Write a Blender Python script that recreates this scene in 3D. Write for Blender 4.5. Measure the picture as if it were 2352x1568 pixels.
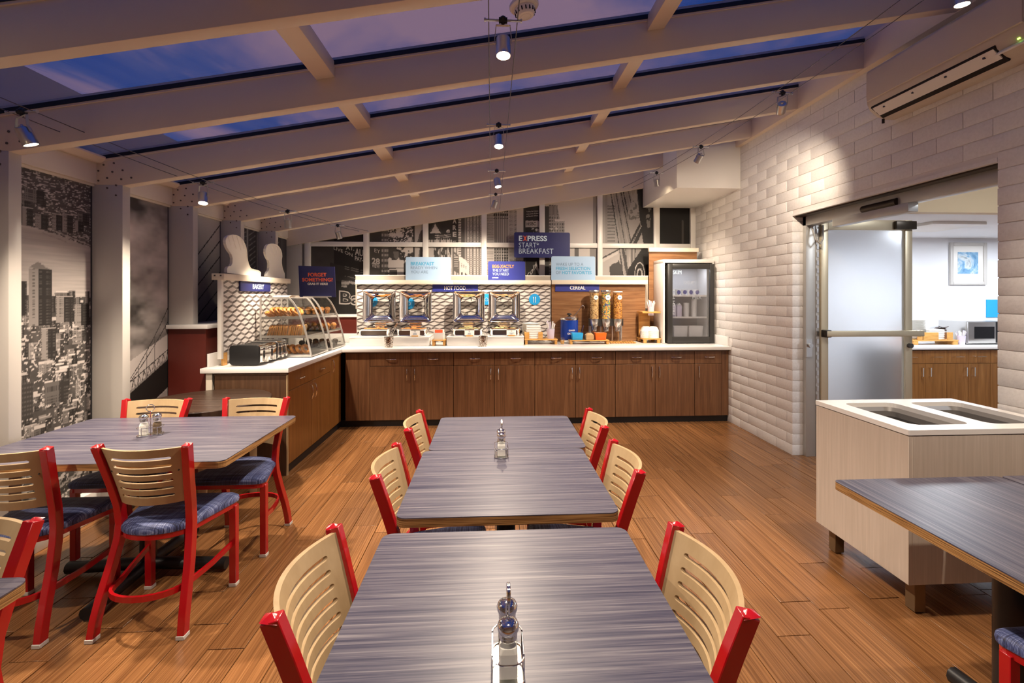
import bpy, bmesh, math, random
import numpy as np
from mathutils import Matrix, Vector, Euler
random.seed(7)
R = math.radians
SC = bpy.context.scene
for o in list(bpy.data.objects): bpy.data.objects.remove(o)
COL = SC.collection

# ---------------------------------------------------------------- camera
cd = bpy.data.cameras.new('camera'); cam = bpy.data.objects.new('camera', cd); COL.objects.link(cam)
cd.sensor_width = 36; cd.lens = 1080 * 36 / 2352
cd.shift_x = -0.00635; cd.shift_y = -0.04446
cd.clip_start = 0.05
cam.location = (0, 0, 1.53); cam.rotation_euler = (R(90), 0, R(-3.29))
SC.camera = cam

# ---------------------------------------------------------------- sky (dusk, seen through the roof glazing)
SKY = 0.37
w = bpy.data.worlds.new('dusk_sky'); SC.world = w; w.use_nodes = True
nt = w.node_tree; nt.nodes.clear()
def N(t, **k):
    n = nt.nodes.new(t)
    for a, b in k.items(): setattr(n, a, b)
    return n
tc = N('ShaderNodeTexCoord'); sep = N('ShaderNodeSeparateXYZ'); nt.links.new(tc.outputs['Generated'], sep.inputs[0])
mx = N('ShaderNodeMath', operation='MAXIMUM'); mx.inputs[1].default_value = 0.12; nt.links.new(sep.outputs[2], mx.inputs[0])
vd = N('ShaderNodeVectorMath', operation='DIVIDE'); cmb = N('ShaderNodeCombineXYZ')
for i in range(3): nt.links.new(mx.outputs[0], cmb.inputs[i])
nt.links.new(tc.outputs['Generated'], vd.inputs[0]); nt.links.new(cmb.outputs[0], vd.inputs[1])
mp = N('ShaderNodeMapping'); mp.inputs['Location'].default_value = (11.9, 8.1, 0.0); mp.inputs['Scale'].default_value = (0.55, 0.35, 1)
mp.inputs['Rotation'].default_value = (0, 0, R(25))
nt.links.new(vd.outputs[0], mp.inputs[0])
ns = N('ShaderNodeTexNoise'); ns.inputs['Scale'].default_value = 1.1; ns.inputs['Detail'].default_value = 7; ns.inputs['Roughness'].default_value = 0.55
ns.inputs['Distortion'].default_value = 0.35
nt.links.new(mp.outputs[0], ns.inputs['Vector'])
cr = N('ShaderNodeValToRGB')
e = cr.color_ramp.elements; e[0].position = 0.47; e[0].color = (0.010, 0.072, 0.36, 1); e[1].position = 0.62; e[1].color = (0.40, 0.26, 0.37, 1)
m_ = e.new(0.53); m_.color = (0.085, 0.12, 0.36, 1)
nt.links.new(ns.outputs['Fac'], cr.inputs[0])
bg = N('ShaderNodeBackground'); bg.inputs['Strength'].default_value = SKY
nt.links.new(cr.outputs[0], bg.inputs['Color'])
wo = N('ShaderNodeOutputWorld'); nt.links.new(bg.outputs[0], wo.inputs[0])

# ---------------------------------------------------------------- exposure and lamp levels (the lamps themselves are built with the cable lights)
SC.view_settings.view_transform = 'Standard'; SC.view_settings.look = 'None'
SC.view_settings.gamma = 1; SC.view_settings.use_curve_mapping = False
SC.view_settings.exposure = 0.85
SPOT_W = 116.0          # watts of each halogen spot
WARM = (1.0, 0.83, 0.65)

# ================================================================= helpers
MATS = {}
def mat(name, col=(.5, .5, .5), rough=.5, metal=0, spec=.5, coat=0, emit=None, es=0, alpha=1, trans=0, ior=1.45):
    m = bpy.data.materials.new(name); m.use_nodes = True
    b = m.node_tree.nodes['Principled BSDF']; i = b.inputs
    i['Base Color'].default_value = (*col, 1); i['Roughness'].default_value = rough; i['Metallic'].default_value = metal
    i['Specular IOR Level'].default_value = spec; i['Coat Weight'].default_value = coat; i['Coat Roughness'].default_value = .08
    i['Transmission Weight'].default_value = trans; i['IOR'].default_value = ior
    if emit: i['Emission Color'].default_value = (*emit, 1); i['Emission Strength'].default_value = es
    MATS[name] = m
    return m
def grain(name, stops, scale, rough=.45, detail=5, noise=1.0, dist=0.0, rand=True, bump=0, metal=0, coat=0, spec=.5, coord='Object', rv=0.0, nr=.6):
    """streaky procedural colour; scale = frequency per metre along x, y, z; rv = brightness change from piece to piece"""
    m = mat(name, rough=rough, metal=metal, coat=coat, spec=spec); t = m.node_tree; L = t.links
    b = t.nodes['Principled BSDF']
    c = t.nodes.new('ShaderNodeTexCoord'); mpn = t.nodes.new('ShaderNodeMapping'); mpn.inputs['Scale'].default_value = scale
    L.new(c.outputs[coord], mpn.inputs[0])
    n = t.nodes.new('ShaderNodeTexNoise'); n.noise_dimensions = '4D'
    n.inputs['Scale'].default_value = noise; n.inputs['Detail'].default_value = detail; n.inputs['Distortion'].default_value = dist; n.inputs['Roughness'].default_value = nr
    L.new(mpn.outputs[0], n.inputs['Vector'])
    oi = t.nodes.new('ShaderNodeObjectInfo')
    if rand:
        mu = t.nodes.new('ShaderNodeMath'); mu.operation = 'MULTIPLY'; mu.inputs[1].default_value = 40
        L.new(oi.outputs['Random'], mu.inputs[0]); L.new(mu.outputs[0], n.inputs['W'])
    r = t.nodes.new('ShaderNodeValToRGB'); el = r.color_ramp.elements
    el[0].position = stops[0][0]; el[0].color = (*stops[0][1], 1); el[1].position = stops[-1][0]; el[1].color = (*stops[-1][1], 1)
    for p, cc in stops[1:-1]: q = el.new(p); q.color = (*cc, 1)
    L.new(n.outputs['Fac'], r.inputs[0]); out = r.outputs[0]
    if rv:
        hs = t.nodes.new('ShaderNodeHueSaturation'); mr = t.nodes.new('ShaderNodeMapRange')
        mr.inputs['To Min'].default_value = 1 - rv; mr.inputs['To Max'].default_value = 1 + rv
        L.new(oi.outputs['Random'], mr.inputs[0]); L.new(mr.outputs[0], hs.inputs['Value']); L.new(out, hs.inputs['Color']); out = hs.outputs[0]
    L.new(out, b.inputs['Base Color'])
    if bump:
        bp = t.nodes.new('ShaderNodeBump'); bp.inputs['Strength'].default_value = bump; bp.inputs['Distance'].default_value = .004
        L.new(n.outputs['Fac'], bp.inputs['Height']); L.new(bp.outputs[0], b.inputs['Normal'])
    return m
def clear(name, tint=(1, 1, 1), refl=.06, rough=.02):
    m = bpy.data.materials.new(name); m.use_nodes = True; t = m.node_tree; t.nodes.clear()
    a = t.nodes.new('ShaderNodeBsdfTransparent'); a.inputs[0].default_value = (*tint, 1)
    g = t.nodes.new('ShaderNodeBsdfGlossy'); g.inputs['Roughness'].default_value = rough
    x = t.nodes.new('ShaderNodeMixShader'); x.inputs[0].default_value = refl
    o = t.nodes.new('ShaderNodeOutputMaterial')
    t.links.new(a.outputs[0], x.inputs[1]); t.links.new(g.outputs[0], x.inputs[2]); t.links.new(x.outputs[0], o.inputs[0])
    MATS[name] = m; return m
def attr_mat(name, rough=.6, tint=(1, 1, 1)):
    m = mat(name, rough=rough, spec=.3); t = m.node_tree
    a = t.nodes.new('ShaderNodeAttribute'); a.attribute_name = 'print'
    x = t.nodes.new('ShaderNodeMix'); x.data_type = 'RGBA'; x.blend_type = 'MULTIPLY'; x.inputs[0].default_value = 1
    t.links.new(a.outputs['Color'], x.inputs[6]); x.inputs[7].default_value = (*tint, 1)
    t.links.new(x.outputs[2], t.nodes['Principled BSDF'].inputs['Base Color']); return m

class G:
    """collects shapes into one mesh"""
    def __init__(s, M=None): s.v = []; s.f = []; s.m = []; s.M = M
    def add(s, vs, fs, mi=0):
        k = len(s.v)
        for p in vs:
            p = Vector(p); s.v.append(s.M @ p if s.M is not None else p)
        for f in fs: s.f.append([i + k for i in f]); s.m.append(mi)
        return s
    def box(s, x0, y0, z0, x1, y1, z1, mi=0):
        return s.add([(x0, y0, z0), (x1, y0, z0), (x1, y1, z0), (x0, y1, z0), (x0, y0, z1), (x1, y0, z1), (x1, y1, z1), (x0, y1, z1)],
                     [(3, 2, 1, 0), (4, 5, 6, 7), (0, 1, 5, 4), (1, 2, 6, 5), (2, 3, 7, 6), (3, 0, 4, 7)], mi)
    def obox(s, c, sz, rot=(0, 0, 0), mi=0):
        Q = Euler(rot).to_matrix(); c = Vector(c); h = [q / 2 for q in sz]
        vs = [c + Q @ Vector((a * h[0], b * h[1], d * h[2])) for d in (-1, 1) for a, b in ((-1, -1), (1, -1), (1, 1), (-1, 1))]
        return s.add(vs, [(3, 2, 1, 0), (4, 5, 6, 7), (0, 1, 5, 4), (1, 2, 6, 5), (2, 3, 7, 6), (3, 0, 4, 7)], mi)
    def prism(s, poly, z0, z1, mi=0, fn=None):
        """polygon (a, b) extruded from z0 to z1; fn maps (a, b, c) to a point"""
        fn = fn or (lambda a, b, c: (a, b, c)); n = len(poly)
        vs = [fn(a, b, z0) for a, b in poly] + [fn(a, b, z1) for a, b in poly]
        return s.add(vs, [tuple(range(n - 1, -1, -1)), tuple(range(n, 2 * n))] + [(i, (i + 1) % n, n + (i + 1) % n, n + i) for i in range(n)], mi)
    def loft(s, rings, mi=0, cap0=True, cap1=True, closed=True):
        n = len(rings[0]); vs = [p for r in rings for p in r]; fs = []
        for j in range(len(rings) - 1):
            for i in range(n if closed else n - 1):
                fs.append((j * n + i, j * n + (i + 1) % n, (j + 1) * n + (i + 1) % n, (j + 1) * n + i))
        if cap0: fs.append(tuple(range(n - 1, -1, -1)))
        if cap1: fs.append(tuple(range((len(rings) - 1) * n, len(rings) * n)))
        return s.add(vs, fs, mi)
    def lathe(s, prof, n=20, c=(0, 0, 0), mi=0, axis=None, cap=True):
        Q = Vector((0, 0, 1)).rotation_difference(Vector(axis)).to_matrix() if axis else Matrix.Identity(3)
        c = Vector(c)
        rings = [[c + Q @ Vector((r * math.cos(2 * math.pi * i / n), r * math.sin(2 * math.pi * i / n), z)) for i in range(n)] for r, z in prof]
        return s.loft(rings, mi, cap, cap)
    def cyl(s, p0, p1, r0, r1=None, n=12, mi=0):
        p0 = Vector(p0); p1 = Vector(p1); d = p1 - p0
        return s.lathe([(r0, 0), (r0 if r1 is None else r1, d.length)], n, p0, mi, d)
    def tube(s, path, r, n=8, closed=False, mi=0):
        P = [Vector(p) for p in path]; k = len(P); rings = []; u = None
        for i in range(k):
            a = P[(i - 1) % k] if closed or i else P[0]; b = P[(i + 1) % k] if closed or i < k - 1 else P[-1]
            t = (b - a).normalized()
            if u is None: u = t.cross(Vector((0, 0, 1)) if abs(t.z) < .9 else Vector((1, 0, 0))).normalized()
            u = (u - t * u.dot(t)).normalized(); v = t.cross(u)
            rings.append([P[i] + (u * math.cos(2 * math.pi * j / n) + v * math.sin(2 * math.pi * j / n)) * r for j in range(n)])
        if closed: rings.append(rings[0]); return s.loft(rings, mi, False, False)
        return s.loft(rings, mi)
    def bar(s, path, wdt, dep, lat, mi=0, closed=False):
        """rectangular section swept along path; lat = fixed sideways direction"""
        P = [Vector(p) for p in path]; k = len(P); L = Vector(lat).normalized(); rings = []
        for i in range(k):
            a = P[(i - 1) % k] if closed or i else P[0]; b = P[(i + 1) % k] if closed or i < k - 1 else P[-1]
            t = (b - a).normalized(); l = (L - t * L.dot(t)).normalized(); n = t.cross(l)
            rings.append([P[i] + l * x * wdt / 2 + n * y * dep / 2 for x, y in ((-1, -1), (1, -1), (1, 1), (-1, 1))])
        if closed: rings.append(rings[0]); return s.loft(rings, mi, False, False)
        return s.loft(rings, mi)
    def ball(s, c, r, n=12, k=8, sz=(1, 1, 1), mi=0):
        c = Vector(c); prof = [(math.sin(math.pi * j / k), -math.cos(math.pi * j / k)) for j in range(k + 1)]
        rings = [[c + Vector((max(a, 1e-4) * r * sz[0] * math.cos(2 * math.pi * i / n), max(a, 1e-4) * r * sz[1] * math.sin(2 * math.pi * i / n), b * r * sz[2])) for i in range(n)] for a, b in prof]
        return s.loft(rings, mi)
    def torus(s, c, R_, r, n=20, k=8, axis=(0, 0, 1), mi=0, sz=1):
        Q = Vector((0, 0, 1)).rotation_difference(Vector(axis)).to_matrix(); c = Vector(c)
        return s.tube([c + Q @ Vector((R_ * math.cos(2 * math.pi * i / n), R_ * sz * math.sin(2 * math.pi * i / n), 0)) for i in range(n)], r, k, True, mi)
    def mesh(s, name, mats, smooth=False, bevel=0, segs=2):
        me = bpy.data.meshes.new(name); me.from_pydata([tuple(p) for p in s.v], [], s.f); 
        mats = mats if isinstance(mats, (list, tuple)) else [mats]
        for q in mats: me.materials.append(MATS[q] if isinstance(q, str) else q)
        me.polygons.foreach_set('material_index', s.m)
        bm = bmesh.new(); bm.from_mesh(me)
        bmesh.ops.recalc_face_normals(bm, faces=bm.faces)
        if bevel:
            ed = [q for q in bm.edges if len(q.link_faces) == 2 and q.calc_face_angle(0) > R(35)]
            bmesh.ops.bevel(bm, geom=ed, offset=bevel, segments=segs, affect='EDGES', profile=.5, clamp_overlap=True)
        bm.to_mesh(me); bm.free()
        if smooth or bevel:
            me.polygons.foreach_set('use_smooth', [True] * len(me.polygons))
            me.set_sharp_from_angle(angle=R(38))
        me.update(); return me
    def build(s, name, mats, parent=None, smooth=False, bevel=0, segs=2, loc=None, rz=0):
        return link(name, s.mesh(name, mats, smooth, bevel, segs), parent, loc, rz)

def link(name, data, parent=None, loc=None, rz=0):
    o = bpy.data.objects.new(name, data); COL.objects.link(o); o.parent = parent
    if loc: o.location = loc
    if rz: o.rotation_euler = (0, 0, rz)
    return o
def tag(o, label, cat=None, group=None):
    o['label'] = label
    if cat: o['category'] = cat
    if group: o['group'] = group
    return o
def thing(name, label, cat, loc=(0, 0, 0), rz=0, group=None):
    o = link(name, None, None, loc, rz); o.empty_display_size = .1
    return tag(o, label, cat, group)
def struct(o): o['kind'] = 'structure'; return o
def copy_thing(root, loc=None, rz=None, label=None, parent=None):
    r = root.copy(); COL.objects.link(r); r.parent = parent
    if loc is not None: r.location = loc
    if rz is not None: r.rotation_euler = (0, 0, rz)
    if label: r['label'] = label
    for ch in [q for q in bpy.data.objects if q.parent == root]: copy_thing(ch, parent=r)
    return r
def rrect(x0, y0, x1, y1, r, n=5):
    out = []
    for cx_, cy_, a0 in ((x1 - r, y1 - r, 0), (x0 + r, y1 - r, 90), (x0 + r, y0 + r, 180), (x1 - r, y0 + r, 270)):
        for i in range(n + 1): a = R(a0 + 90 * i / n); out.append((cx_ + r * math.cos(a), cy_ + r * math.sin(a)))
    return out
def text(s, mt, parent, fn, x0, z0, height=None, width=None, bold=0, depth=.001, name='lettering', align='L', slant=0):
    """flat lettering as a mesh; fn maps (right, up, out) in the board's plane to a point; height = cap height, width squeezes to fit"""
    c = bpy.data.curves.new('t', 'FONT'); c.body = s; c.size = 1; c.offset = bold; c.extrude = .0; c.shear = slant; c.resolution_u = 3
    o = bpy.data.objects.new('t', c); COL.objects.link(o)
    me = bpy.data.meshes.new_from_object(o.evaluated_get(bpy.context.evaluated_depsgraph_get()))
    bpy.data.objects.remove(o); bpy.data.curves.remove(c)
    P = np.array([v.co[:] for v in me.vertices]); lo = P.min(0); hi = P.max(0)
    sy = height / .69 if height else None
    sx = width / (hi[0] - lo[0]) if width else sy
    if sy is None: sy = sx
    w_ = (hi[0] - lo[0]) * sx
    off = {'L': 0, 'C': -w_ / 2, 'R': -w_}[align]
    for v in me.vertices: v.co = fn(x0 + off + (v.co.x - lo[0]) * sx, z0 + v.co.y * sy, depth)
    me.materials.append(MATS[mt]); me.name = name
    return link(name, me, parent)
def front(Y):                 # a board that faces the camera side of the room (-Y)
    return lambda a, b, c: (a, Y - c, b)
def facex(X):                 # a board on the left wall that faces +X; first axis runs to the right = +Y
    return lambda a, b, c: (X + c, a, b)
# ================================================================= materials
mat('beam', (.74, .62, .49), .45)
mat('column_grey', (.54, .51, .47), .42, spec=.4)
mat('white', (.78, .75, .70), .35)
mat('cream', (.74, .66, .54), .4)
mat('solid_top', (.80, .78, .75), .22, spec=.5)
mat('maroon', (.115, .018, .012), .4)
mat('black', (.012, .012, .013), .4)
mat('black_gloss', (.006, .006, .007), .12)
mat('dark_gap', (.012, .008, .006), .8)
mat('chrome', (.82, .81, .79), .09, 1)
mat('steel', (.62, .61, .59), .3, 1)
mat('dark_metal', (.12, .115, .11), .35, 1)
mat('bronze', (.055, .045, .035), .35, .8)
mat('alu', (.62, .54, .38), .38, .55)
mat('alu_grey', (.50, .49, .46), .4, .6)
mat('mirror', (.9, .88, .84), .06, 1)
mat('red', (.38, .004, .008), .25, coat=.5)
mat('foot_cap', (.55, .52, .48), .5)
mat('plastic_white', (.80, .76, .70), .35)
mat('navy', (.022, .026, .13), .4)
mat('royal', (.035, .045, .26), .4)
mat('paleblue', (.36, .52, .72), .4)
mat('skyblue', (.02, .33, .72), .4)
mat('orange', (.85, .13, .05), .4)
mat('amber', (.95, .35, .05), .4)
mat('cyan_ink', (.06, .35, .60), .4)
mat('slate_ink', (.12, .19, .30), .4)
mat('ice_ink', (.60, .75, .85), .4)
mat('paper', (.82, .80, .76), .55)
mat('white_ink', (.85, .84, .80), .5)
mat('ink', (.03, .03, .035), .5)
mat('gasket', (.01, .01, .011), .5)
mat('foam', (.86, .84, .79), .55)
mat('blue_enamel', (.006, .045, .33), .25, coat=.4)
mat('blue_tub', (.03, .36, .72), .35)
mat('orange_tub', (.72, .13, .01), .35)
mat('lilac_plastic', (.66, .60, .72), .25)
mat('grey_box', (.55, .53, .50), .4)
mat('warm_ceiling', (.66, .52, .33), .6)
mat('room_white', (.78, .79, .82), .6)
mat('lamp_glass', (1, .9, .75), .3, emit=(1, .80, .52), es=60)
mat('green_led', (.1, .9, .1), .4, emit=(.5, 1, .1), es=3)
clear('glass', (.97, .98, .97), .05)
clear('case_glass', (.96, .96, .95), .045)
clear('roof_glass', (.92, .92, .95), .05)
clear('fridge_glass', (.80, .81, .84), .18, .15)
clear('bag_film', (.90, .87, .95), .25, .25)
m = mat('frosted', (.80, .82, .84), .55, trans=.85, ior=1.1)
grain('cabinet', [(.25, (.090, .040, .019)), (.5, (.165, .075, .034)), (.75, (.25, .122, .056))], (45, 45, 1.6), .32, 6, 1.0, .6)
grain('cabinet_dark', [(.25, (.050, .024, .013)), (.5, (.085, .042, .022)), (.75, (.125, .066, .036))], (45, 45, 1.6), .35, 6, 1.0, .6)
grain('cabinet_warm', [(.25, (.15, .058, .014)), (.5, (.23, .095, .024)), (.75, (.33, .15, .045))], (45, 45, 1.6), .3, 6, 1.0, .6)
grain('wood_panel', [(.3, (.14, .060, .022)), (.5, (.24, .112, .045)), (.7, (.33, .175, .08))], (2.2, 20, 45), .4, 6, 1.0, .8)
grain('plank', [(.25, (.095, .038, .012)), (.45, (.195, .084, .030)), (.6, (.275, .126, .046)), (.78, (.43, .23, .10))], (150, 1.5, 1), .24, 3, 1.0, .15, rv=.16, bump=.12)
mat('grout', (.035, .022, .016), .8)
TT = [(.28, (.016, .016, .036)), (.42, (.042, .040, .068)), (.55, (.090, .083, .108)), (.76, (.21, .195, .21))]
grain('laminate', TT, (1.9, 115, 1), .37, 6, 1.0, .55, spec=.4, nr=.62)
grain('laminate_long', TT, (115, 1.9, 1), .37, 6, 1.0, .55, spec=.4, nr=.62)
grain('laminate_brown', [(.25, (.022, .012, .008)), (.5, (.038, .022, .015)), (.8, (.07, .044, .03))], (1.5, 40, 1), .3, 5, 1.0, .5)
grain('plywood', [(.36, (.07, .03, .010)), (.47, (.26, .13, .045)), (.58, (.40, .225, .085)), (.72, (.52, .32, .14))], (5, 5, 300), .45, 3, 1.0, .1)
grain('beech', [(.25, (.33, .225, .115)), (.5, (.39, .275, .150)), (.8, (.47, .345, .20))], (14, 14, 2), .38, 4, 1.0, .3)
grain('bamboo', [(.25, (.50, .23, .05)), (.5, (.63, .33, .09)), (.8, (.74, .44, .15))], (6, 40, 40), .4, 4)
grain('brickpaint', [(.3, (.70, .67, .64)), (.55, (.76, .73, .70)), (.8, (.80, .78, .75))], (55, 55, 55), .5, 5, 1.0, bump=.5, rv=.012)
mat('mortar', (.70, .66, .62), .7)
grain('bin_laminate', [(.3, (.50, .43, .36)), (.6, (.57, .49, .42)), (.8, (.62, .54, .46))], (90, 90, 3), .4, 3)
grain('bagel', [(.3, (.22, .07, .012)), (.5, (.46, .18, .035)), (.75, (.62, .32, .09))], (25, 25, 25), .5, 4)
grain('crust', [(.3, (.34, .11, .02)), (.55, (.55, .22, .045)), (.8, (.68, .34, .10))], (40, 40, 40), .6, 4)
grain('crumb', [(.3, (.62, .36, .13)), (.6, (.74, .50, .22)), (.8, (.80, .60, .32))], (60, 60, 60), .7, 4)
grain('muffin', [(.35, (.10, .03, .01)), (.48, (.50, .20, .04)), (.75, (.72, .36, .09))], (70, 70, 70), .6, 4)
grain('choc', [(.3, (.02, .010, .006)), (.6, (.06, .03, .018)), (.8, (.18, .11, .08))], (60, 60, 60), .5, 4)
grain('pepper', [(.35, (.03, .02, .012)), (.5, (.14, .09, .05)), (.7, (.45, .34, .22))], (600, 600, 600), .7, 2)
grain('brown_sugar', [(.3, (.42, .24, .10)), (.7, (.62, .42, .22))], (200, 200, 200), .8, 3)
grain('hammered', [(.38, (.08, .055, .04)), (.5, (.5, .44, .38)), (.62, (.85, .80, .74))], (110, 110, 110), .18, 1, metal=1, bump=.8)
grain('toaster_steel', [(.3, (.45, .44, .42)), (.7, (.66, .64, .61))], (2, 2, 160), .25, 2, metal=1)

def voro(name, cols, scale, rough=.5):
    """cereal: every cell takes one of a few colours"""
    m = mat(name, rough=rough); t = m.node_tree
    c = t.nodes.new('ShaderNodeTexCoord'); v = t.nodes.new('ShaderNodeTexVoronoi'); v.inputs['Scale'].default_value = scale
    s_ = t.nodes.new('ShaderNodeSeparateColor'); r = t.nodes.new('ShaderNodeValToRGB'); r.color_ramp.interpolation = 'CONSTANT'
    el = r.color_ramp.elements
    while len(el) < len(cols): el.new(.5)
    for i, q in enumerate(cols): el[i].position = i / len(cols); el[i].color = (*q, 1)
    t.links.new(c.outputs['Object'], v.inputs['Vector']); t.links.new(v.outputs['Color'], s_.inputs[0])
    t.links.new(s_.outputs[0], r.inputs[0]); b = t.nodes['Principled BSDF']; t.links.new(r.outputs[0], b.inputs['Base Color'])
    bp = t.nodes.new('ShaderNodeBump'); bp.inputs['Strength'].default_value = 1; bp.inputs['Distance'].default_value = .006; bp.invert = True
    t.links.new(v.outputs['Distance'], bp.inputs['Height']); t.links.new(bp.outputs[0], b.inputs['Normal'])
voro('cereal_oat', [(.66, .42, .17), (.74, .52, .25), (.55, .31, .10), (.30, .15, .05), (.70, .47, .2)], 85)
voro('cereal_fruit', [(.80, .42, .05), (.78, .55, .08), (.05, .22, .30), (.74, .50, .12), (.16, .35, .10), (.7, .25, .08), (.1, .12, .3), (.78, .62, .2)], 75)
voro('cereal_bran', [(.62, .27, .05), (.42, .14, .02), (.72, .36, .08), (.25, .08, .02), (.66, .31, .06)], 80)
def fabric(name):
    """woven blue-grey check of the seats"""
    m = mat(name, rough=.55, spec=.4); t = m.node_tree; b = t.nodes['Principled BSDF']; L = t.links
    c = t.nodes.new('ShaderNodeTexCoord'); outs = []
    for sc in ((380, 5, 5), (5, 380, 5)):
        mpn = t.nodes.new('ShaderNodeMapping'); mpn.inputs['Scale'].default_value = sc
        n = t.nodes.new('ShaderNodeTexNoise'); n.inputs['Scale'].default_value = 1; n.inputs['Detail'].default_value = 2
        L.new(c.outputs['Object'], mpn.inputs[0]); L.new(mpn.outputs[0], n.inputs['Vector']); outs.append(n.outputs['Fac'])
    a = t.nodes.new('ShaderNodeMath'); a.operation = 'MULTIPLY'; L.new(outs[0], a.inputs[0]); L.new(outs[1], a.inputs[1])
    r = t.nodes.new('ShaderNodeValToRGB'); el = r.color_ramp.elements
    el[0].position = .14; el[0].color = (.018, .020, .050, 1); el[1].position = .42; el[1].color = (.25, .29, .46, 1)
    q = el.new(.26); q.color = (.060, .080, .21, 1)
    L.new(a.outputs[0], r.inputs[0]); L.new(r.outputs[0], b.inputs['Base Color'])
    bp = t.nodes.new('ShaderNodeBump'); bp.inputs['Strength'].default_value = .3; bp.inputs['Distance'].default_value = .002
    L.new(a.outputs[0], bp.inputs['Height']); L.new(bp.outputs[0], b.inputs['Normal'])
fabric('seat_fabric')

# ================================================================= the room
XW, XL, XC, YB = 2.886, -2.76, -2.558, 6.5        # right wall, left wall, column edge, back wall
Y1, DY = 2.646, .772                               # first rafter in view and the spacing
def zr(x): return 2.298 + .178 * (x + 2.558)       # underside of the rafters
YF = -2.0                                          # wall behind the camera

# floor: planks run away from the camera
fl = struct(G().box(XL - .2, YF, -.12, XW + 6.3, YB + .2, -.012).build('floor', 'grout'))
pw, pl = .157, .915
pm = G().box(0, 0, -.012, pw - .004, pl - .004, 0).mesh('plank', 'plank', bevel=.0012, segs=1)
rest = G(); n_pl = 0
cells = []
i0 = int((XL - .1) / pw) - 1
for i in range(i0, int(XW / pw) + 2):
    st = (random.random() if i % 3 else .33) * pl
    y = YF - st
    while y < 5.75:
        cells.append((i * pw + .03, y)); y += pl
cells = [c for c in cells if c[0] > XL - .2 and c[0] < XW + .14]
near = [c for c in cells if c[1] > .55]
far_ = [c for c in cells if c[1] <= .55]
near.sort(key=lambda c: c[1])
if len(near) > 298: far_ += near[298:]; near = near[:298]
for (x, y) in near: link('plank', pm, fl, (x, y, random.uniform(-.0006, .0006)))
for (x, y) in far_: rest.box(x, y, -.012, x + pw - .004, y + pl - .004, 0)
q = rest.build('plank_remainder', 'plank', fl); q['kind'] = 'stuff'

mat('bolt_brown', (.13, .105, .08), .5, .3)
# left wall: deep columns, header panels and a base upstand between them
wl = struct(G().box(XL - .25, YF, 0, XL - .02, YB + .3, 2.9).build('wall_left', 'column_grey'))
KS = range(-5, 6)
for k in KS:
    y = Y1 + DY * k; far_end = 1 if k == 5 else 0
    G().box(XL - .03, y, 0, XC, y + .07, zr(XC) + .005).build('column', 'column_grey', wl, bevel=.003)
    if k >= -1:
        g = G()
        for bx, bz in [(-2.683, 2.438), (-2.615, 2.451), (-2.717, 2.396), (-2.625, 2.390), (-2.557, 2.402), (-2.717, 2.328), (-2.659, 2.347), (-2.566, 2.340), (-2.499, 2.351), (-2.600, 2.297), (-2.659, 2.278), (-2.601, 2.228)]:
            g.cyl((bx, y + .001, bz), (bx, y - .003, bz), .0066, n=10)
        g.build('bolt_heads', 'bolt_brown', wl)['kind'] = 'stuff'
    if k < 5:
        yb = y + .07; ye = y + DY
        G().box(XL - .02, yb, 2.305, -2.728, ye, 2.45).box(XL - .02, yb, 2.288, -2.742, ye, 2.305).build('header_panel', 'cream', wl, bevel=.003)
        G().prism([(-2.79, 2.45), (-2.70, 2.45), (-2.66, 2.478), (-2.66, 2.49), (-2.79, 2.52)], yb, ye, fn=lambda a, b, c: (a, c, b)).build('skylight_sill', 'beam', wl)
        G().box(XL - .02, yb, 0, -2.70, ye, .20).build('base_upstand', 'white', wl, bevel=.004)

# back wall: timber frame with seven bays, low maroon wall in front
wb = struct(G().box(XL - .2, YB + .06, 0, XW + .1, YB + .25, 3.6).build('wall_back', 'column_grey'))
MX = [(-2.52, -2.448), (-1.74, -1.664), (-.939, -.866), (-.139, -.065), (.666, .740), (1.482, 1.552), (2.286, 2.368), (2.817, 2.886)]
def hz(x): return 2.389 + .1730 * (x + 1.664)      # underside of the sloping header
for a, b in MX:
    G().prism([(a, 1.27), (b, 1.27), (b, hz(b) + .03), (a, hz(a) + .03)], -.0, .055, fn=front(YB + .055)).build('mullion', 'white', wb, bevel=.003)
for i in range(7):
    a, b = MX[i][1], MX[i + 1][0]
    G().box(a, YB + .008, 2.203, b, YB + .05, 2.267).build('transom', 'white', wb, bevel=.003)
G().prism([(-2.75, hz(-2.75)), (XW, hz(XW)), (XW, zr(XW) + .3), (-2.75, zr(-2.75) + .3)], 0, .075, fn=front(YB + .06)).build('header_beam', 'beam', wb)
G().box(-2.75, YB - .1, 1.24, XW, YB + .06, 1.275).build('window_sill', 'white', wb)
tr = struct(G().box(-2.44, 6.34, 0, XW, YB, 1.25).box(-2.75, 4.17, 0, -2.44, YB, 1.25).build('trim_1', 'maroon'))
G().box(-2.44, 6.32, 1.25, XW, YB, 1.285).build('ledge_cap', 'solid_top', tr, bevel=.003)
G().box(-2.75, 4.14, 1.25, -2.41, YB - .2, 1.285).build('ledge_cap', 'solid_top', tr, bevel=.003)

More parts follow.
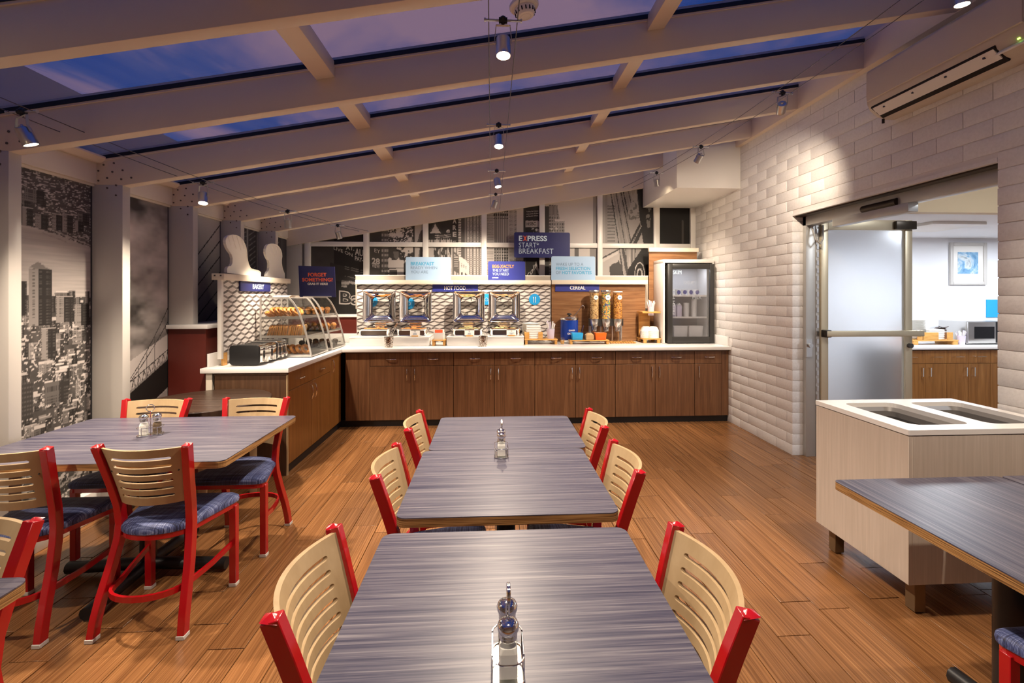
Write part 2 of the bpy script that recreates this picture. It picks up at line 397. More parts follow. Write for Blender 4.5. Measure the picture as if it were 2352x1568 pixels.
# right wall: painted block courses around the doorway
DYN, DYF, DZ = 2.525, 4.359, 2.30                    # doorway
BH, BL, J = .1023, .345, .0052
core = G()
for a in ((YF, DYN - .004, 0, 3.3), (DYF + .004, YB + .2, 0, 3.3), (DYN - .01, DYF + .01, DZ + .004, 3.3)):
    core.box(XW + .0050, a[0], a[2], XW + .2, a[1], a[3])
wr = struct(core.build('wall_right', 'mortar'))
bricks = []
nc = 32
for j in range(nc):
    z0 = j * BH; z1 = z0 + BH - J
    if z1 > 3.28: break
    y = 6.52 - (0 if j % 2 else BL / 2) - 30 * BL
    while y < 6.6:
        a, b = y, y + BL - J; y += BL
        segs_ = [(a, b)]
        if z0 < DZ - .02:
            segs_ = []
            if a < DYN: segs_.append((a, min(b, DYN)))
            if b > DYF: segs_.append((max(a, DYF), b))
        for p, q in segs_:
            q = min(q, YB + .06)
            if q - p > .03: bricks.append((p, q, z0, z1 if z0 > DZ - .02 or z1 < DZ or True else DZ))
shared = {}
vis = [b for b in bricks if b[1] > 2.2]
vis.sort(key=lambda b: -b[1] + (0 if b[1] > 2.2 else 100))
def depth_of(b): return .10 if (abs(b[0] - DYF) < .01 or abs(b[1] - DYN) < .01) else .03
rest = G()
for (p, q, z0, z1) in bricks:
    dx = .106 if (abs(p - DYF) < .01 or abs(q - DYN) < .01) else .03
    if q > 2.2 and len(shared) >= 0 and shared.setdefault('n', 0) < 298:
        shared['n'] += 1
        key = (round(q - p, 3), dx)
        if key not in shared: shared[key] = G().box(0, 0, 0, dx, q - p, z1 - z0).mesh('brick', 'brickpaint', bevel=.0024, segs=2)
        link('brick', shared[key], wr, (XW + random.uniform(-.0012, .0012), p, z0))
    else: rest.box(XW, p, z0, XW + dx, q, z1)
q = rest.build('brick_remainder', 'brickpaint', wr); q['kind'] = 'stuff'
G().box(XW - .002, DYN, DZ - .004, XW + .11, DYF, DZ + .02).build('lintel_soffit', 'brickpaint', wr)
# boxed soffit in the far right corner
struct(G().box(2.13, 5.30, 2.775, XW, YB + .02, 3.5).build('trim_2', 'white', bevel=.004))

# roof: rafters, ledger on the block wall, glazing bars, glass
ce = struct(G().box(XW - .06, YF, 3.255, XW + .2, YB, 3.58).build('ceiling', 'beam', bevel=.002))
for k in KS:
    y = Y1 + DY * k
    f3 = lambda a, b, c: (a, c, b)
    G().prism([(XL, zr(XC) - .002), (XC, zr(XC) - .002), (XW - .02, zr(XW)), (XW - .02, zr(XW) + .245), (XL, zr(XL) + .245)], y, y + .07, fn=f3).build('rafter', 'beam', ce, bevel=.003)
    for yy, sg in ((y, -1), (y + .07, 1)):
        G().prism([(XL, zr(XL) + .190), (XW, zr(XW) + .190), (XW, zr(XW) + .200), (XL, zr(XL) + .200)], yy, yy + sg * .008, fn=f3).build('glazing_lip', 'beam', ce)
        G().prism([(XL, zr(XL) + .200), (XW, zr(XW) + .200), (XW, zr(XW) + .225), (XL, zr(XL) + .225)], yy, yy + sg * .012, fn=f3).build('gasket', 'gasket', ce)
    yb = y + .07; ye = y + DY
    if k < 5:
        for xb in (-.912, .94):
            G().prism([(xb - .05, zr(xb - .05) + .135), (xb + .05, zr(xb + .05) + .135), (xb + .05, zr(xb + .05) + .22), (xb - .05, zr(xb - .05) + .22)], yb, ye, fn=f3).build('glazing_bar', 'beam', ce, bevel=.002)
        for xa, xb in ((XL, -.912), (-.912, .94), (.94, XW)):
            G().prism([(xa, zr(xa) + .223), (xb, zr(xb) + .223), (xb, zr(xb) + .229), (xa, zr(xa) + .229)], yb - .01, ye + .01, fn=f3).build('pane', 'roof_glass', ce)
# wall behind the camera
struct(G().box(XL - .2, YF - .1, 0, XW + .2, YF, 3.6).build('wall_front', 'column_grey'))
struct(G().prism([(XL - .2, 2.6), (XW + .2, 3.2), (XW + .2, 3.7), (XL - .2, 3.1)], YF - .1, Y1 + DY * -5, fn=lambda a, b, c: (a, c, b)).build('trim_3', 'beam'))

# ---- doorway frame, open leaf, room beyond
d1 = struct(G().box(XW + .105, DYF - .045, 0, XW + .20, DYF + .03, DZ).box(XW + .105, DYN - .03, 0, XW + .20, DYN + .03, DZ).build('door_1', 'alu_grey', bevel=.003))
tag(d1, 'half glazed door standing open behind the block wall')
G().box(XW + .105, DYN, DZ - .10, XW + .20, DYF, DZ - .004).build('frame_head', 'alu_grey', d1, bevel=.003)
G().box(XW + .03, DYN, DZ - .015, XW + .105, DYF, DZ - .003).build('frame_stop', 'bronze', d1)
G().box(XW + .10, DYF - .06, .95, XW + .155, DYF - .045, 1.12).cyl((XW + .13, DYF - .06, 1.06), (XW + .13, DYF - .085, 1.06), .02, n=14).build('lock_plate', 'steel', d1, smooth=True)
g = G()
for i in range(28): g.box(XW + .205, DYF - .056, .10 + i * .075, XW + .225, DYF - .045, .145 + i * .075)
g.build('hinge_knuckles', 'steel', d1)['kind'] = 'stuff'
G().box(XW + .20, DYF - .05, 0, XW + .235, DYF - .03, DZ - .1).build('hinge_leaf', 'alu_grey', d1)
LY = 4.29; X0, X1_ = 3.125, 4.035
leaf = G().box(X0, LY, .02, X0 + .07, LY + .045, 2.255).box(X1_ - .07, LY, .02, X1_, LY + .045, 2.255).box(X0 + .07, LY, 2.16, X1_ - .07, LY + .045, 2.255).box(X0 + .07, LY, .02, X1_ - .07, LY + .045, .27)
lf = leaf.build('door_leaf', 'alu', d1, bevel=.003)
G().box(X0 + .068, LY + .018, .268, X1_ - .068, LY + .026, 2.162).build('frosted_pane', 'frosted', lf)
G().obox(((X0 + X1_) / 2 + .03, LY - .05, 1.175), (.96, .045, .055)).build('push_bar', 'alu', lf, bevel=.006)
G().box(X0 - .005, LY - .07, 1.14, X0 + .055, LY, 1.21).box(X1_ - .005, LY - .07, 1.145, X1_ + .03, LY, 1.205).build('push_bar_bracket', 'bronze', lf, bevel=.008)
G().box(X1_ - .19, LY - .035, 2.165, X1_ + .015, LY, 2.245).build('closer_cover', 'bronze', lf, bevel=.006)
G().cyl((X1_ - .035, LY, 1.055), (X1_ - .035, LY - .03, 1.055), .022, n=14).build('cylinder_lock', 'dark_metal', lf, smooth=True)
G().tube([(XW + .15, DYF - .06, 2.19), (XW + .16, DYF - .10, 2.06), (XW + .20, DYF - .11, 2.02), (X0 + .0, LY - .02, 2.07), (X0 + .01, LY - .01, 2.20)], .009, 8).build('door_loop_cable', 'alu_grey', d1, smooth=True)
# slim cover plates of the overhead closer in the head of the frame
G().box(XW + .09, 3.20, DZ - .165, XW + .17, 3.95, DZ - .10).build('closer_body', 'alu_grey', d1, bevel=.004)
G().tube([(XW + .10, 3.62, DZ - .075), (XW + .10, 3.30, DZ - .075)], .028, 10).build('closer_arm_head', 'bronze', d1, smooth=True)
G().tube([(XW + .15, 3.95, DZ - .13), (X0 + .2, LY - .02, 2.20)], .008, 6).build('closer_arm', 'bronze', d1)

# room beyond the doorway
YR = 6.0
wn = struct(G().box(XW + .2, YR, 0, 9.2, YR + .1, 3.2).box(9.1, 1.0, 0, 9.2, YR, 3.2).box(XW + .2, .9, 0, 9.2, 1.0, 3.2).build('wall_far_room', 'room_white'))
struct(G().box(XW + .2, 4.25, 2.31, 9.2, YR, 2.41).box(XW + .2, 1.0, 2.95, 9.2, 4.25, 3.05).build('ceiling_far_room', 'room_white'))
struct(G().box(XW + .2, 4.15, 2.31, 9.2, 4.25, 2.95).build('trim_4', 'warm_ceiling'))
struct(G().box(XW + .2, 1.0, -.012, 9.1, YR, 0).build('floor_far_room', 'plank'))
# unseen ceiling panels added to light the room beyond
for x, y in ((4.9, 4.95), (6.6, 4.95), (4.6, 2.4)):
    z = 2.31 if y > 4.25 else 2.95
    t = thing('added_ceiling_light', 'added unseen ceiling light panel in the side room ' + {4.9: 'nearest the open door, by the framed picture', 6.6: 'over the microwave', 4.6: 'in front of the beige bulkhead'}[x], 'light', (x, y, z))
    G().box(-.3, -.3, -.03, .3, .3, 0).build('frame', 'white', t, bevel=.004)
    ld = bpy.data.lights.new('panel', 'AREA'); ld.energy = 26; ld.size = .55; ld.color = (.86, .92, 1.0)
    lo = link('added_panel_light', ld, t, (0, 0, -.035))

# ================================================================= tables
def tabletop(name, label, x0, y0, x1, y1, lam='laminate', r=.035, zt=.752, base=True, foot=.36, group=None, dirs=((1, 0), (-1, 0), (0, 1), (0, -1)), cr=.04):
    cx_, cy_ = (x0 + x1) / 2, (y0 + y1) / 2; hx, hy = (x1 - x0) / 2, (y1 - y0) / 2
    t = thing(name, label, 'table', (cx_, cy_, 0))
    if group: t['group'] = group
    G().prism(rrect(-hx, -hy, hx, hy, r), zt - .0035, zt).build('laminate_surface', lam, t)
    G().prism(rrect(-hx, -hy, hx, hy, r), zt - .034, zt - .0035).build('plywood_edge', 'plywood', t)
    if base:
        G().cyl((0, 0, .06), (0, 0, zt - .05), cr, n=16).build('column', 'black', t, smooth=True)
        G().box(-hx * .6, -.05, zt - .05, hx * .6, .05, zt - .034).build('mounting_plate', 'black', t)
        for dx, dy in dirs:
            L_ = min(foot, (hx if dx else hy) * .95)
            G().tube([(0, 0, .055), (dx * L_, dy * L_, .040)], .032, 10).build('foot', 'black', t, smooth=True)
    return t
tabletop('dining_table', 'grey streaked table nearest the camera in the middle row', -.352, .83, .447, 1.562)
tabletop('dining_table', 'middle table of the centre row with salt and pepper on its far half', -.338, 1.666, .462, 2.386)
tabletop('dining_table', 'far table of the centre row, closest to the counter', -.320, 2.390, .489, 3.035)
tabletop('dining_table', 'long grey table against the city murals on the left', -2.53, 2.292, -1.262, 3.140, foot=.42)
tabletop('dining_table', 'grey table corner at the bottom left edge of the picture', -2.53, .55, -1.268, 1.378)
tabletop('dining_table', 'grey table with striped plywood edge at the right', 1.443, 1.165, 2.186, 1.910, 'laminate_long', r=.02, dirs=((0, 1), (0, -1)), foot=.21, cr=.052)
tabletop('dining_table', 'second grey table at the far right edge, beside the bin', 2.194, 1.165, 2.86, 1.910, 'laminate_long', r=.02, dirs=((0, 1), (0, -1)), foot=.25)
# round brown table in the corner behind the long one
t = thing('round_table', 'round dark brown wood table tucked behind the long left table', 'table', (-2.13, 3.66, 0))
G().lathe([(.42, .70), (.43, .705), (.43, .745), (.425, .75)], 48).build('tabletop', 'laminate_brown', t, smooth=True)
for a in (25, 115, 205, 295):
    G().obox((.30 * math.cos(R(a)), .30 * math.sin(R(a)), .35), (.05, .05, .70), (0, 0, R(a))).build('leg', 'beech', t, bevel=.004)

# ================================================================= chairs (front towards +y, back posts near y = 0)
POST = [(.193, -.030, .012), (.190, -.018, .08), (.184, .008, .17), (.172, .050, .29), (.161, .080, .40), (.158, .088, .47), (.161, .078, .56), (.170, .052, .66), (.182, .024, .76), (.195, -.004, .855)]
def post_at(z):
    for a, b in zip(POST, POST[1:]):
        if a[2] <= z <= b[2]:
            u = (z - a[2]) / (b[2] - a[2]); return tuple(a[i] + (b[i] - a[i]) * u for i in range(3))
    return POST[-1]
def seat_outline(n=14, ins=0.0):
    """rounded front corners, sides tapering to an arched back"""
    p = []
    hw, yf = .232 - ins, .405 - ins
    for i in range(6): a = R(0 + 90 * i / 5); p.append((hw - .045 + .045 * math.cos(a), yf - .045 + .045 * math.sin(a)))
    for i in range(6): a = R(90 + 90 * i / 5); p.append((-hw + .045 + .045 * math.cos(a), yf - .045 + .045 * math.sin(a)))
    rb = .175 - ins
    for i in range(n + 1):
        a = R(180 + 180 * i / n); p.append((rb * math.cos(a), .135 + (rb * .72) * math.sin(a)))
    return p
def make_chair(label):
    t = thing('dining_chair', label, 'chair'); t['group'] = 'red steel chairs with slotted wooden backs'
    pm_ = {}
    for s in (1, -1):
        g = G(); g.bar([(s * x, y, z) for x, y, z in POST], .032, .040, (1, 0, 0))
        tx, ty = s * POST[-1][0], POST[-1][1]
        g.add([(tx - .016, ty - .02, .855), (tx + .016, ty - .02, .853), (tx + .016, ty + .02, .848), (tx - .016, ty + .02, .850), (tx, ty, .866)], [(0, 1, 4), (1, 2, 4), (2, 3, 4), (3, 0, 4)])
        g.build('back_post', 'red', t, bevel=.002, segs=1)
        G().bar([(s * .213, .352, .015), (s * .213, .352, .425)], .034, .034, (1, 0, 0)).build('front_leg', 'red', t, bevel=.002, segs=1)
        G().box(s * .193 - .0185, -.053, 0, s * .193 + .0185, -.009, .018).build('foot_cap', 'foot_cap', t, bevel=.002, segs=1)
        G().box(s * .213 - .019, .333, 0, s * .213 + .019, .371, .018).build('foot_cap', 'foot_cap', t, bevel=.002, segs=1)
        # side stretcher
        G().bar([(s * .208, .338, .225), (s * .19, .20, .205), (s * .168, .10, .195), (s * .158, .045, .195)], .012, .026, (1, 0, 0)).build('side_stretcher', 'red', t)
    arc = [(.156 * math.cos(R(180 + 180 * i / 12)), .045 + .105 * math.sin(R(180 + 180 * i / 12)), .195) for i in range(13)]
    G().bar(arc, .026, .013, (0, 0, 1)).build('back_stretcher', 'red', t)
    o0, o1 = seat_outline(ins=.008), seat_outline(ins=.034)
    G().loft([[(x, y, .415) for x, y in o0], [(x, y, .438) for x, y in o0], [(x, y, .438) for x, y in o1], [(x, y, .415) for x, y in o1], [(x, y, .415) for x, y in o0]], 0, False, False).build('seat_frame', 'red', t)
    rings = []
    for ins, z in ((.012, .436), (.002, .441), (0, .452), (.002, .464), (.012, .474), (.030, .481), (.07, .486), (.12, .489)):
        rings.append([(x, y, z) for x, y in seat_outline(ins=ins)])
    G().loft(rings).build('seat_cushion', 'seat_fabric', t, smooth=True)
    # slotted, curved backrest: seven strips between six slots
    S1, RR, HS, NS = .76, .055, .0068, 26
    za, zb = .572, .846
    zc = [.616 + i * .0368 for i in range(6)]
    ss = sorted(set([-1 + 2 * i / NS for i in range(NS + 1)] + [s * (S1 - RR * (1 - math.cos(R(a)))) for s in (1, -1) for a in (0, 25, 50, 70, 90)]))
    def hs(s):
        d = abs(s)
        if d >= S1: return 0
        if d <= S1 - RR: return HS
        return HS * math.sqrt(max(0, 1 - ((d - (S1 - RR)) / RR) ** 2))
    def pt(s, z, o):
        x, y, _ = post_at(z); c = 1 - s * s
        nx = s * .35
        return (s * (x - .014) + nx * o * 0, y + .004 - .055 * c + o, z)
    g = G()
    for i in range(7):
        rings = []
        for s in ss:
            lo = zc[i - 1] + hs(s) if i else za
            hi = zc[i] - hs(s) if i < 6 else zb - .0
            rings.append([pt(s, lo, -.0065), pt(s, hi, -.0065), pt(s, hi, .0065), pt(s, lo, .0065)])
        g.loft(rings)
    g.build('backrest', 'beech', t, smooth=True)
    for s in (1, -1):
        x, y, z = pt(s * .88, .735, -.006); G().cyl((x, y - .002, z), (x, y + .003, z), .0045, n=8).build('back_screw', 'dark_metal', t)
    return t
CH = [(-1.575, 2.222, 0, 'red chair in the foreground at the long left table, back to the camera, right one'),
      (-2.165, 2.205, 0, 'red chair cut by the left picture edge at the long left table'),
      (-2.176, 3.196, 180, 'red chair at the far side of the long left table beside the bridge mural'),
      (-1.550, 3.202, 180, 'red chair at the far side of the long left table beside the counter end'),
      (-.457, 1.211, -90, 'red chair on the left of the nearest centre table, with its large slotted back'),
      (.542, 1.167, 90, 'red chair on the right of the nearest centre table, with its large slotted back'),
      (-.430, 1.978, -90, 'red chair on the left of the middle centre table'),
      (.567, 1.973, 90, 'red chair on the right of the middle centre table'),
      (-.418, 2.600, -90, 'red chair on the left of the far centre table'),
      (.580, 2.588, 90, 'red chair on the right of the far centre table'),
      (-1.570, 1.493, 180, 'red chair behind the table corner at the bottom left'),
      (1.815, 1.015, 0, 'red chair under the right hand table, only seat corner and leg showing')]
c0 = None
for x, y, a, lb in CH:
    if c0 is None: c0 = make_chair(lb); c0.location = (x, y, 0); c0.rotation_euler.z = R(a)
    else: copy_thing(c0, (x, y, 0), R(a), lb)

# ================================================================= counter
WT = .921
YC = 5.54; XP = -1.7155; YP = 4.107
def pull(g, c, L, out, along):
    """bow handle: c centre on the front, along = direction of the bar, out = away from the front"""
    c, o, a = Vector(c), Vector(out), Vector(along)
    g.tube([c - a * L / 2, c - a * L / 2 + o * .018, c - a * L * .22 + o * .03, c + a * L * .22 + o * .03, c + a * L / 2 + o * .018, c + a * L / 2], .0055, 8)
ZD0, ZD1, ZT = .078, .712, .861
def unit_front(label, xs, hinges, mt='cabinet', Y=YC + .03, zb=ZD0, depth=.66, handle='chrome'):
    """base cabinet facing -Y; xs = the door edges"""
    t = thing('base_cabinet', label, 'cabinet', (0, 0, 0))
    G().box(xs[0], Y + .02, zb, xs[-1], Y + depth, WT - .06).build('carcass', 'dark_gap', t)
    for i, (a, b) in enumerate(zip(xs, xs[1:])):
        d = G().box(a + .0025, Y, zb, b - .0025, Y + .019, ZD1 - .004).build('door', mt, t, bevel=.0015, segs=1)
        w_ = G().box(a + .0025, Y, ZD1, b - .0025, Y + .019, ZT).build('drawer_front', mt, t, bevel=.0015, segs=1)
        hx = b - .045 if hinges[i] == 'L' else a + .045
        g = G(); pull(g, (hx, Y, ZD1 - .10), .13, (0, -1, 0), (0, 0, 1)); g.build('handle', handle, d, smooth=True)
        g = G(); pull(g, ((a + b) / 2 + .01, Y, (ZD1 + ZT) / 2 + .005), .115, (0, -1, 0), (1, 0, 0)); g.build('handle', handle, w_, smooth=True)
    return t
E1 = [-1.415, -.941, -.447, .037, .515, 1.003, 1.486, 1.973, 2.46]
unit_front('brown base cabinet under the first two chafing dishes, left end of the back counter', E1[0:3], 'LR')
unit_front('brown base cabinet under the third and fourth chafing dishes', E1[2:5], 'LR')
unit_front('brown base cabinet under the oatmeal pot', E1[4:7], 'LR')
unit_front('brown base cabinet under the cereal dispenser and bowl stand', E1[6:9], 'LR')
unit_front('narrow brown base cabinet with one door under the fridge', [2.46, 2.80], 'R')
t = thing('cabinet_filler', 'plain brown corner panel where the two counters meet', 'panel')
G().box(-1.695, YC + .032, ZD0, -1.4175, YC + .05, ZT).build('panel', 'cabinet', t, bevel=.0015, segs=1)
t = thing('cabinet_filler', 'narrow brown strip between the last cabinet and the block wall', 'panel')
G().box(2.8025, YC + .035, ZD0, XW - .002, YC + .05, ZT).build('panel', 'cabinet', t)
G().box(2.8025, YC + .085, .05, XW - .002, YC + .10, ZD0).build('scribe_piece', 'cabinet_dark', t)
# left leg of the counter: fronts face +X
def unit_side(label, ys, handles, drawers=True):
    t = thing('base_cabinet', label, 'cabinet'); X = XP - .03
    G().box(X - .60, ys[0], ZD0, X - .02, ys[-1], WT - .06).build('carcass', 'dark_gap', t)
    for i, (a, b) in enumerate(zip(ys, ys[1:])):
        top = ZD1 - .004 if drawers else ZT
        d = G().box(X - .019, a + .0025, ZD0, X, b - .0025, top).build('door', 'cabinet_warm', t, bevel=.0015, segs=1)
        hy = b - .045 if handles[i] == 'L' else a + .045
        g = G(); pull(g, (X, hy, top - .10), .13, (1, 0, 0), (0, 0, 1)); g.build('handle', 'chrome', d, smooth=True)
        if drawers:
            w_ = G().box(X - .019, a + .0025, ZD1, X, b - .0025, ZT).build('drawer_front', 'cabinet_warm', t, bevel=.0015, segs=1)
            g = G(); pull(g, (X, (a + b) / 2, (ZD1 + ZT) / 2), .115, (1, 0, 0), (0, 1, 0)); g.build('handle', 'chrome', w_, smooth=True)
    return t
unit_side('brown base cabinet with two drawers below the toasters', [4.135, 4.683, 5.202], 'LR')
unit_side('narrow brown base cabinet with a single tall door beside the inner corner', [5.202, 5.565], 'R', False)
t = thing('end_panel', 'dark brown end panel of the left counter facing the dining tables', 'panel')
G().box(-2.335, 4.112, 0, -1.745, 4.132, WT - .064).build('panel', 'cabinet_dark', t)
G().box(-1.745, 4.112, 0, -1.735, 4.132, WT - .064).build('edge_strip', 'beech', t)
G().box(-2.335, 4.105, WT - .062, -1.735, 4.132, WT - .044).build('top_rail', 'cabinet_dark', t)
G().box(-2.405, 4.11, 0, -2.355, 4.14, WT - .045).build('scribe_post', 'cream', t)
t = thing('toe_kick', 'black recessed kick board along the foot of the counter', 'kick board')
G().box(-1.77, YC + .062, 0, XW - .005, YC + .08, ZD0).build('board', 'black', t)
G().box(XP - .062, 4.135, 0, XP - .045, YC + .08, ZD0).build('board', 'black', t)
t = thing('worktop', 'white solid worktop running in an L along the whole counter', 'worktop')
G().prism([(-2.44, 4.085), (XP, 4.085), (XP, YC - .03), (XW - .003, YC - .03), (XW - .003, 6.335), (-2.44, 6.335)], WT - .042, WT).build('slab', 'solid_top', t, bevel=.004)
G().box(-2.425, 4.16, WT, -2.405, 6.31, 1.035).build('upstand', 'solid_top', t, bevel=.003)
G().box(-2.405, 6.315, WT, XW - .003, 6.335, 1.035).build('upstand', 'solid_top', t, bevel=.003)
G().box(XW - .022, YC + .02, WT, XW - .003, 6.315, 1.035).build('upstand', 'solid_top', t, bevel=.003)
G().box(-1.69, YC + .01, WT - .058, XW - .003, YC + .05, WT - .042).build('sub_rail', 'cabinet_dark', t)
G().box(XP - .05, 4.12, WT - .058, XP - .012, YC + .02, WT - .042).build('sub_rail', 'cabinet_warm', t)
# ================================================================= cable lights
def spot_lamp(label, loc, target, yaw, watts=1.0, cone=70, blend=1.0, lit=True):
    """bar clipped across two cables, yoke and a small cylinder head aimed at target"""
    t = thing('cable_spotlight', label, 'light', loc, yaw); t['group'] = 'halogen spots on the cable runs'
    G().tube([(-.078, 0, 0), (.078, 0, 0)], .0055, 8).cyl((-.082, 0, 0), (-.074, 0, 0), .009, n=8).cyl((.074, 0, 0), (.082, 0, 0), .009, n=8).build('cross_bar', 'steel', t, smooth=True)
    G().cyl((-.018, 0, 0), (.018, 0, 0), .013, n=12).ball((0, 0, .004), .016, 10, 6).cyl((0, 0, -.022), (0, 0, 0), .008, n=8).build('swivel', 'black', t, smooth=True)
    d = (Vector(target) - Vector(loc)).normalized(); d = Matrix.Rotation(-yaw, 3, 'Z') @ d
    piv = Vector((0, 0, -.075)); side = Vector((1, 0, 0)) if abs(d.x) < .95 else Vector((0, 1, 0))
    u = side - d * side.dot(d); u.normalize()
    g = G()
    top = Vector((0, 0, -.022))
    for s in (1, -1): g.bar([top, top + u * .03 * s, piv + u * .036 * s + Vector((0, 0, .0)), piv + u * .036 * s + d * .03], .012, .0025, d.cross(u))
    g.build('yoke', 'alu_grey', t)
    g = G(); c = piv + d * .0
    g.lathe([(.010, 0), (.029, .003), (.032, .010), (.032, .060), (.0325, .061), (.0325, .085), (.029, .085), (.027, .074)], 20, c, 0, d, cap=False)
    g.lathe([(.009, -.012), (.011, 0.001)], 10, c, 0, d)
    g.build('lamp_head', 'steel', t, smooth=True)
    g = G(); g.lathe([(.0005, .0), (.0275, .0)], 18, c + d * .076, 0, d, cap=False); g.build('lens', 'lamp_glass' if lit else 'chrome', t)
    ld = bpy.data.lights.new('spot', 'SPOT'); ld.energy = SPOT_W * watts; ld.color = WARM; ld.spot_size = R(min(150, cone * 1.55)); ld.spot_blend = blend; ld.shadow_soft_size = .03
    lo = link('bulb', ld, t, c + d * .092); lo.rotation_euler = d.to_track_quat('-Z', 'Y').to_euler()
    return t
def xl(y): return -2.6 + .137 * y
def zl(y): return 2.345 + .0165 * (y - 4.55) ** 2
def xr(y): return 2.4 - .080 * y
def zr_(y): return 2.985 + .018 * (y - 4.75) ** 2
def zc_(y): return 2.72
YAWL, YAWR = math.atan(-.137), math.atan(.08)
def cable(label, fx, fz, y0, y1, yaw):
    t = thing('lighting_cable', label, 'cable', (fx(y1), y1, fz(y1)))
    for s in (-1, 1):
        P = [(fx(y) + s * .062 - fx(y1), y - y1, fz(y) - fz(y1)) for y in [y0 + (y1 - y0) * i / 24 for i in range(25)]]
        G().tube(P, .0022, 6).build('wire', 'dark_metal', t, smooth=True)
        G().cyl((s * .062, 0, 0), (s * .062, .03, 0), .008, n=10).build('anchor', 'steel', t)
    return t
cable('pair of lighting wires above the long left table', xl, zl, YF + .05, 6.41, YAWL)
cable('pair of lighting wires down the middle of the ceiling', lambda y: .05, zc_, YF + .05, 6.41, 0)
cable('pair of lighting wires along the block wall', xr, zr_, YF + .05, 6.41, YAWR)
for y, tg, wt, cn, lb in ((2.41, (-1.75, 2.85, .75), 1.2, 66, 'lit spot above the long left table at the picture edge'),
                          (3.576, (-1.85, 3.05, .5), 1.1, 88, 'lit spot in front of the bridge mural'),
                          (4.656, (-2.05, 5.0, 1.0), .9, 60, 'spot aimed at the bakery panel, third on the left wires'),
                          (5.69, (-1.6, 6.2, 1.2), .6, 60, 'last spot on the left wires near the back wall')):
    spot_lamp(lb, (xl(y), y, zl(y)), tg, YAWL, wt, cn)
for y, tg, wt, cn, lb in ((2.033, (.08, 1.75, .75), 1.1, 85, 'large lit spot at the top centre below the smoke detector'),
                          (3.277, (.06, 2.75, .75), 1.0, 80, 'second lit spot on the centre wires'),
                          (4.476, (.5, 3.9, 0), 1.0, 80, 'third lit spot on the centre wires'),
                          (5.512, (-.55, 6.2, 1.15), 1.2, 75, 'last spot on the centre wires, turned to the hot food')):
    spot_lamp(lb, (.05, y, zc_(y)), tg, 0, wt, cn)
for y, tg, wt, cn, lb in ((3.337, (2.886, 5.0, 2.0), .6, 58, 'spot beside the air conditioner turned to the door corner'),
                          (4.48, (1.4, 6.2, 1.1), 1.3, 60, 'middle spot on the right wires, in front of the boxed corner'),
                          (5.49, (2.35, 6.05, 1.2), .7, 65, 'last spot on the right wires near the mural')):
    spot_lamp(lb, (xr(y), y, zr_(y)), tg, YAWR, wt, cn)
# the same runs go on over the camera
spot_lamp('spot on the centre wires above the camera', (.05, .55, 2.72), (.1, .3, .75), 0, .6, 85)
spot_lamp('spot on the left wires beside the camera', (xl(1.2), 1.2, zl(1.2)), (-1.7, 1.7, .5), YAWL, .6, 85)
spot_lamp('spot on the right wires above the bin', (xr(2.1), 2.1, 3.07), (2.2, 2.3, .8), YAWR, .6, 46)
spot_lamp('spot on the right wires beside the camera', (xr(.7), .7, 3.1), (2.2, 2.0, .7), YAWR, .8, 60)

# ================================================================= air conditioner
t = thing('air_conditioner', 'long cream wall air conditioner high on the block wall', 'air conditioner', (XW, 3.215, 2.79))
prof = [(0, .0), (-.075, .0), (-.135, .022), (-.185, .060), (-.205, .105), (-.212, .16), (-.212, .325), (-.20, .342), (0, .345)]
LN = 1.01
mat('ac_cream', (.62, .53, .42), .4)
G().prism(prof, -LN, 0, fn=lambda a, b, c: (a, c, b)).build('housing', 'ac_cream', t, bevel=.006)
G().prism([(-.210, .120), (-.218, .124), (-.218, .318), (-.210, .322)], -LN + .015, -.015, fn=lambda a, b, c: (a, c, b)).build('front_cover', 'ac_cream', t, bevel=.001)
def lerp2(a, b, u): return (a[0] + (b[0] - a[0]) * u, a[1] + (b[1] - a[1]) * u)
p0, p1 = (-.196, .075), (-.105, .006)
G().prism([lerp2(p0, p1, 0), lerp2(p0, p1, 1), (p1[0] + .012, p1[1] + .022), (p0[0] + .012, p0[1] + .022)], -LN + .16, -.03, fn=lambda a, b, c: (a - .0055, c, b - .005)).build('outlet_slot', 'dark_gap', t)
for u, tilt in ((.26, .006), (.56, .004)):
    q0 = lerp2(p0, p1, u - .16); q1 = lerp2(p0, p1, u + .13)
    G().prism([(q0[0] - .010, q0[1] - .010 + tilt), (q1[0] - .010, q1[1] - .012), (q1[0] - .006, q1[1] - .008), (q0[0] - .006, q0[1] - .004 + tilt)], -LN + .17, -.04, fn=lambda a, b, c: (a, c, b)).build('louver', 'plastic_white', t)
for i in range(4): G().obox((-.175, -.12 - i * .22, .052), (.02, .012, .02)).build('louver_pivot', 'dark_metal', t)
G().obox((-.165, -LN + .085, .048), (.085, .15, .012), (0, R(-38), 0)).build('display_cover', 'plastic_white', t, bevel=.004)
G().obox((-.185, -LN + .055, .06), (.006, .012, .006)).build('status_led', 'green_led', t)
G().torus((-.217, -LN + .14, .17), .028, .0012, 20, 4, (1, 0, 0), sz=.35).build('emblem', 'steel', t)
G().box(-.2170, -.085, .133, -.2162, -.035, .139).build('maker_mark', 'steel', t)
G().tube([(-.10, -.02, 0), (-.10, -.02, -.03)], .009, 8).build('drain_clip', 'bronze', t)

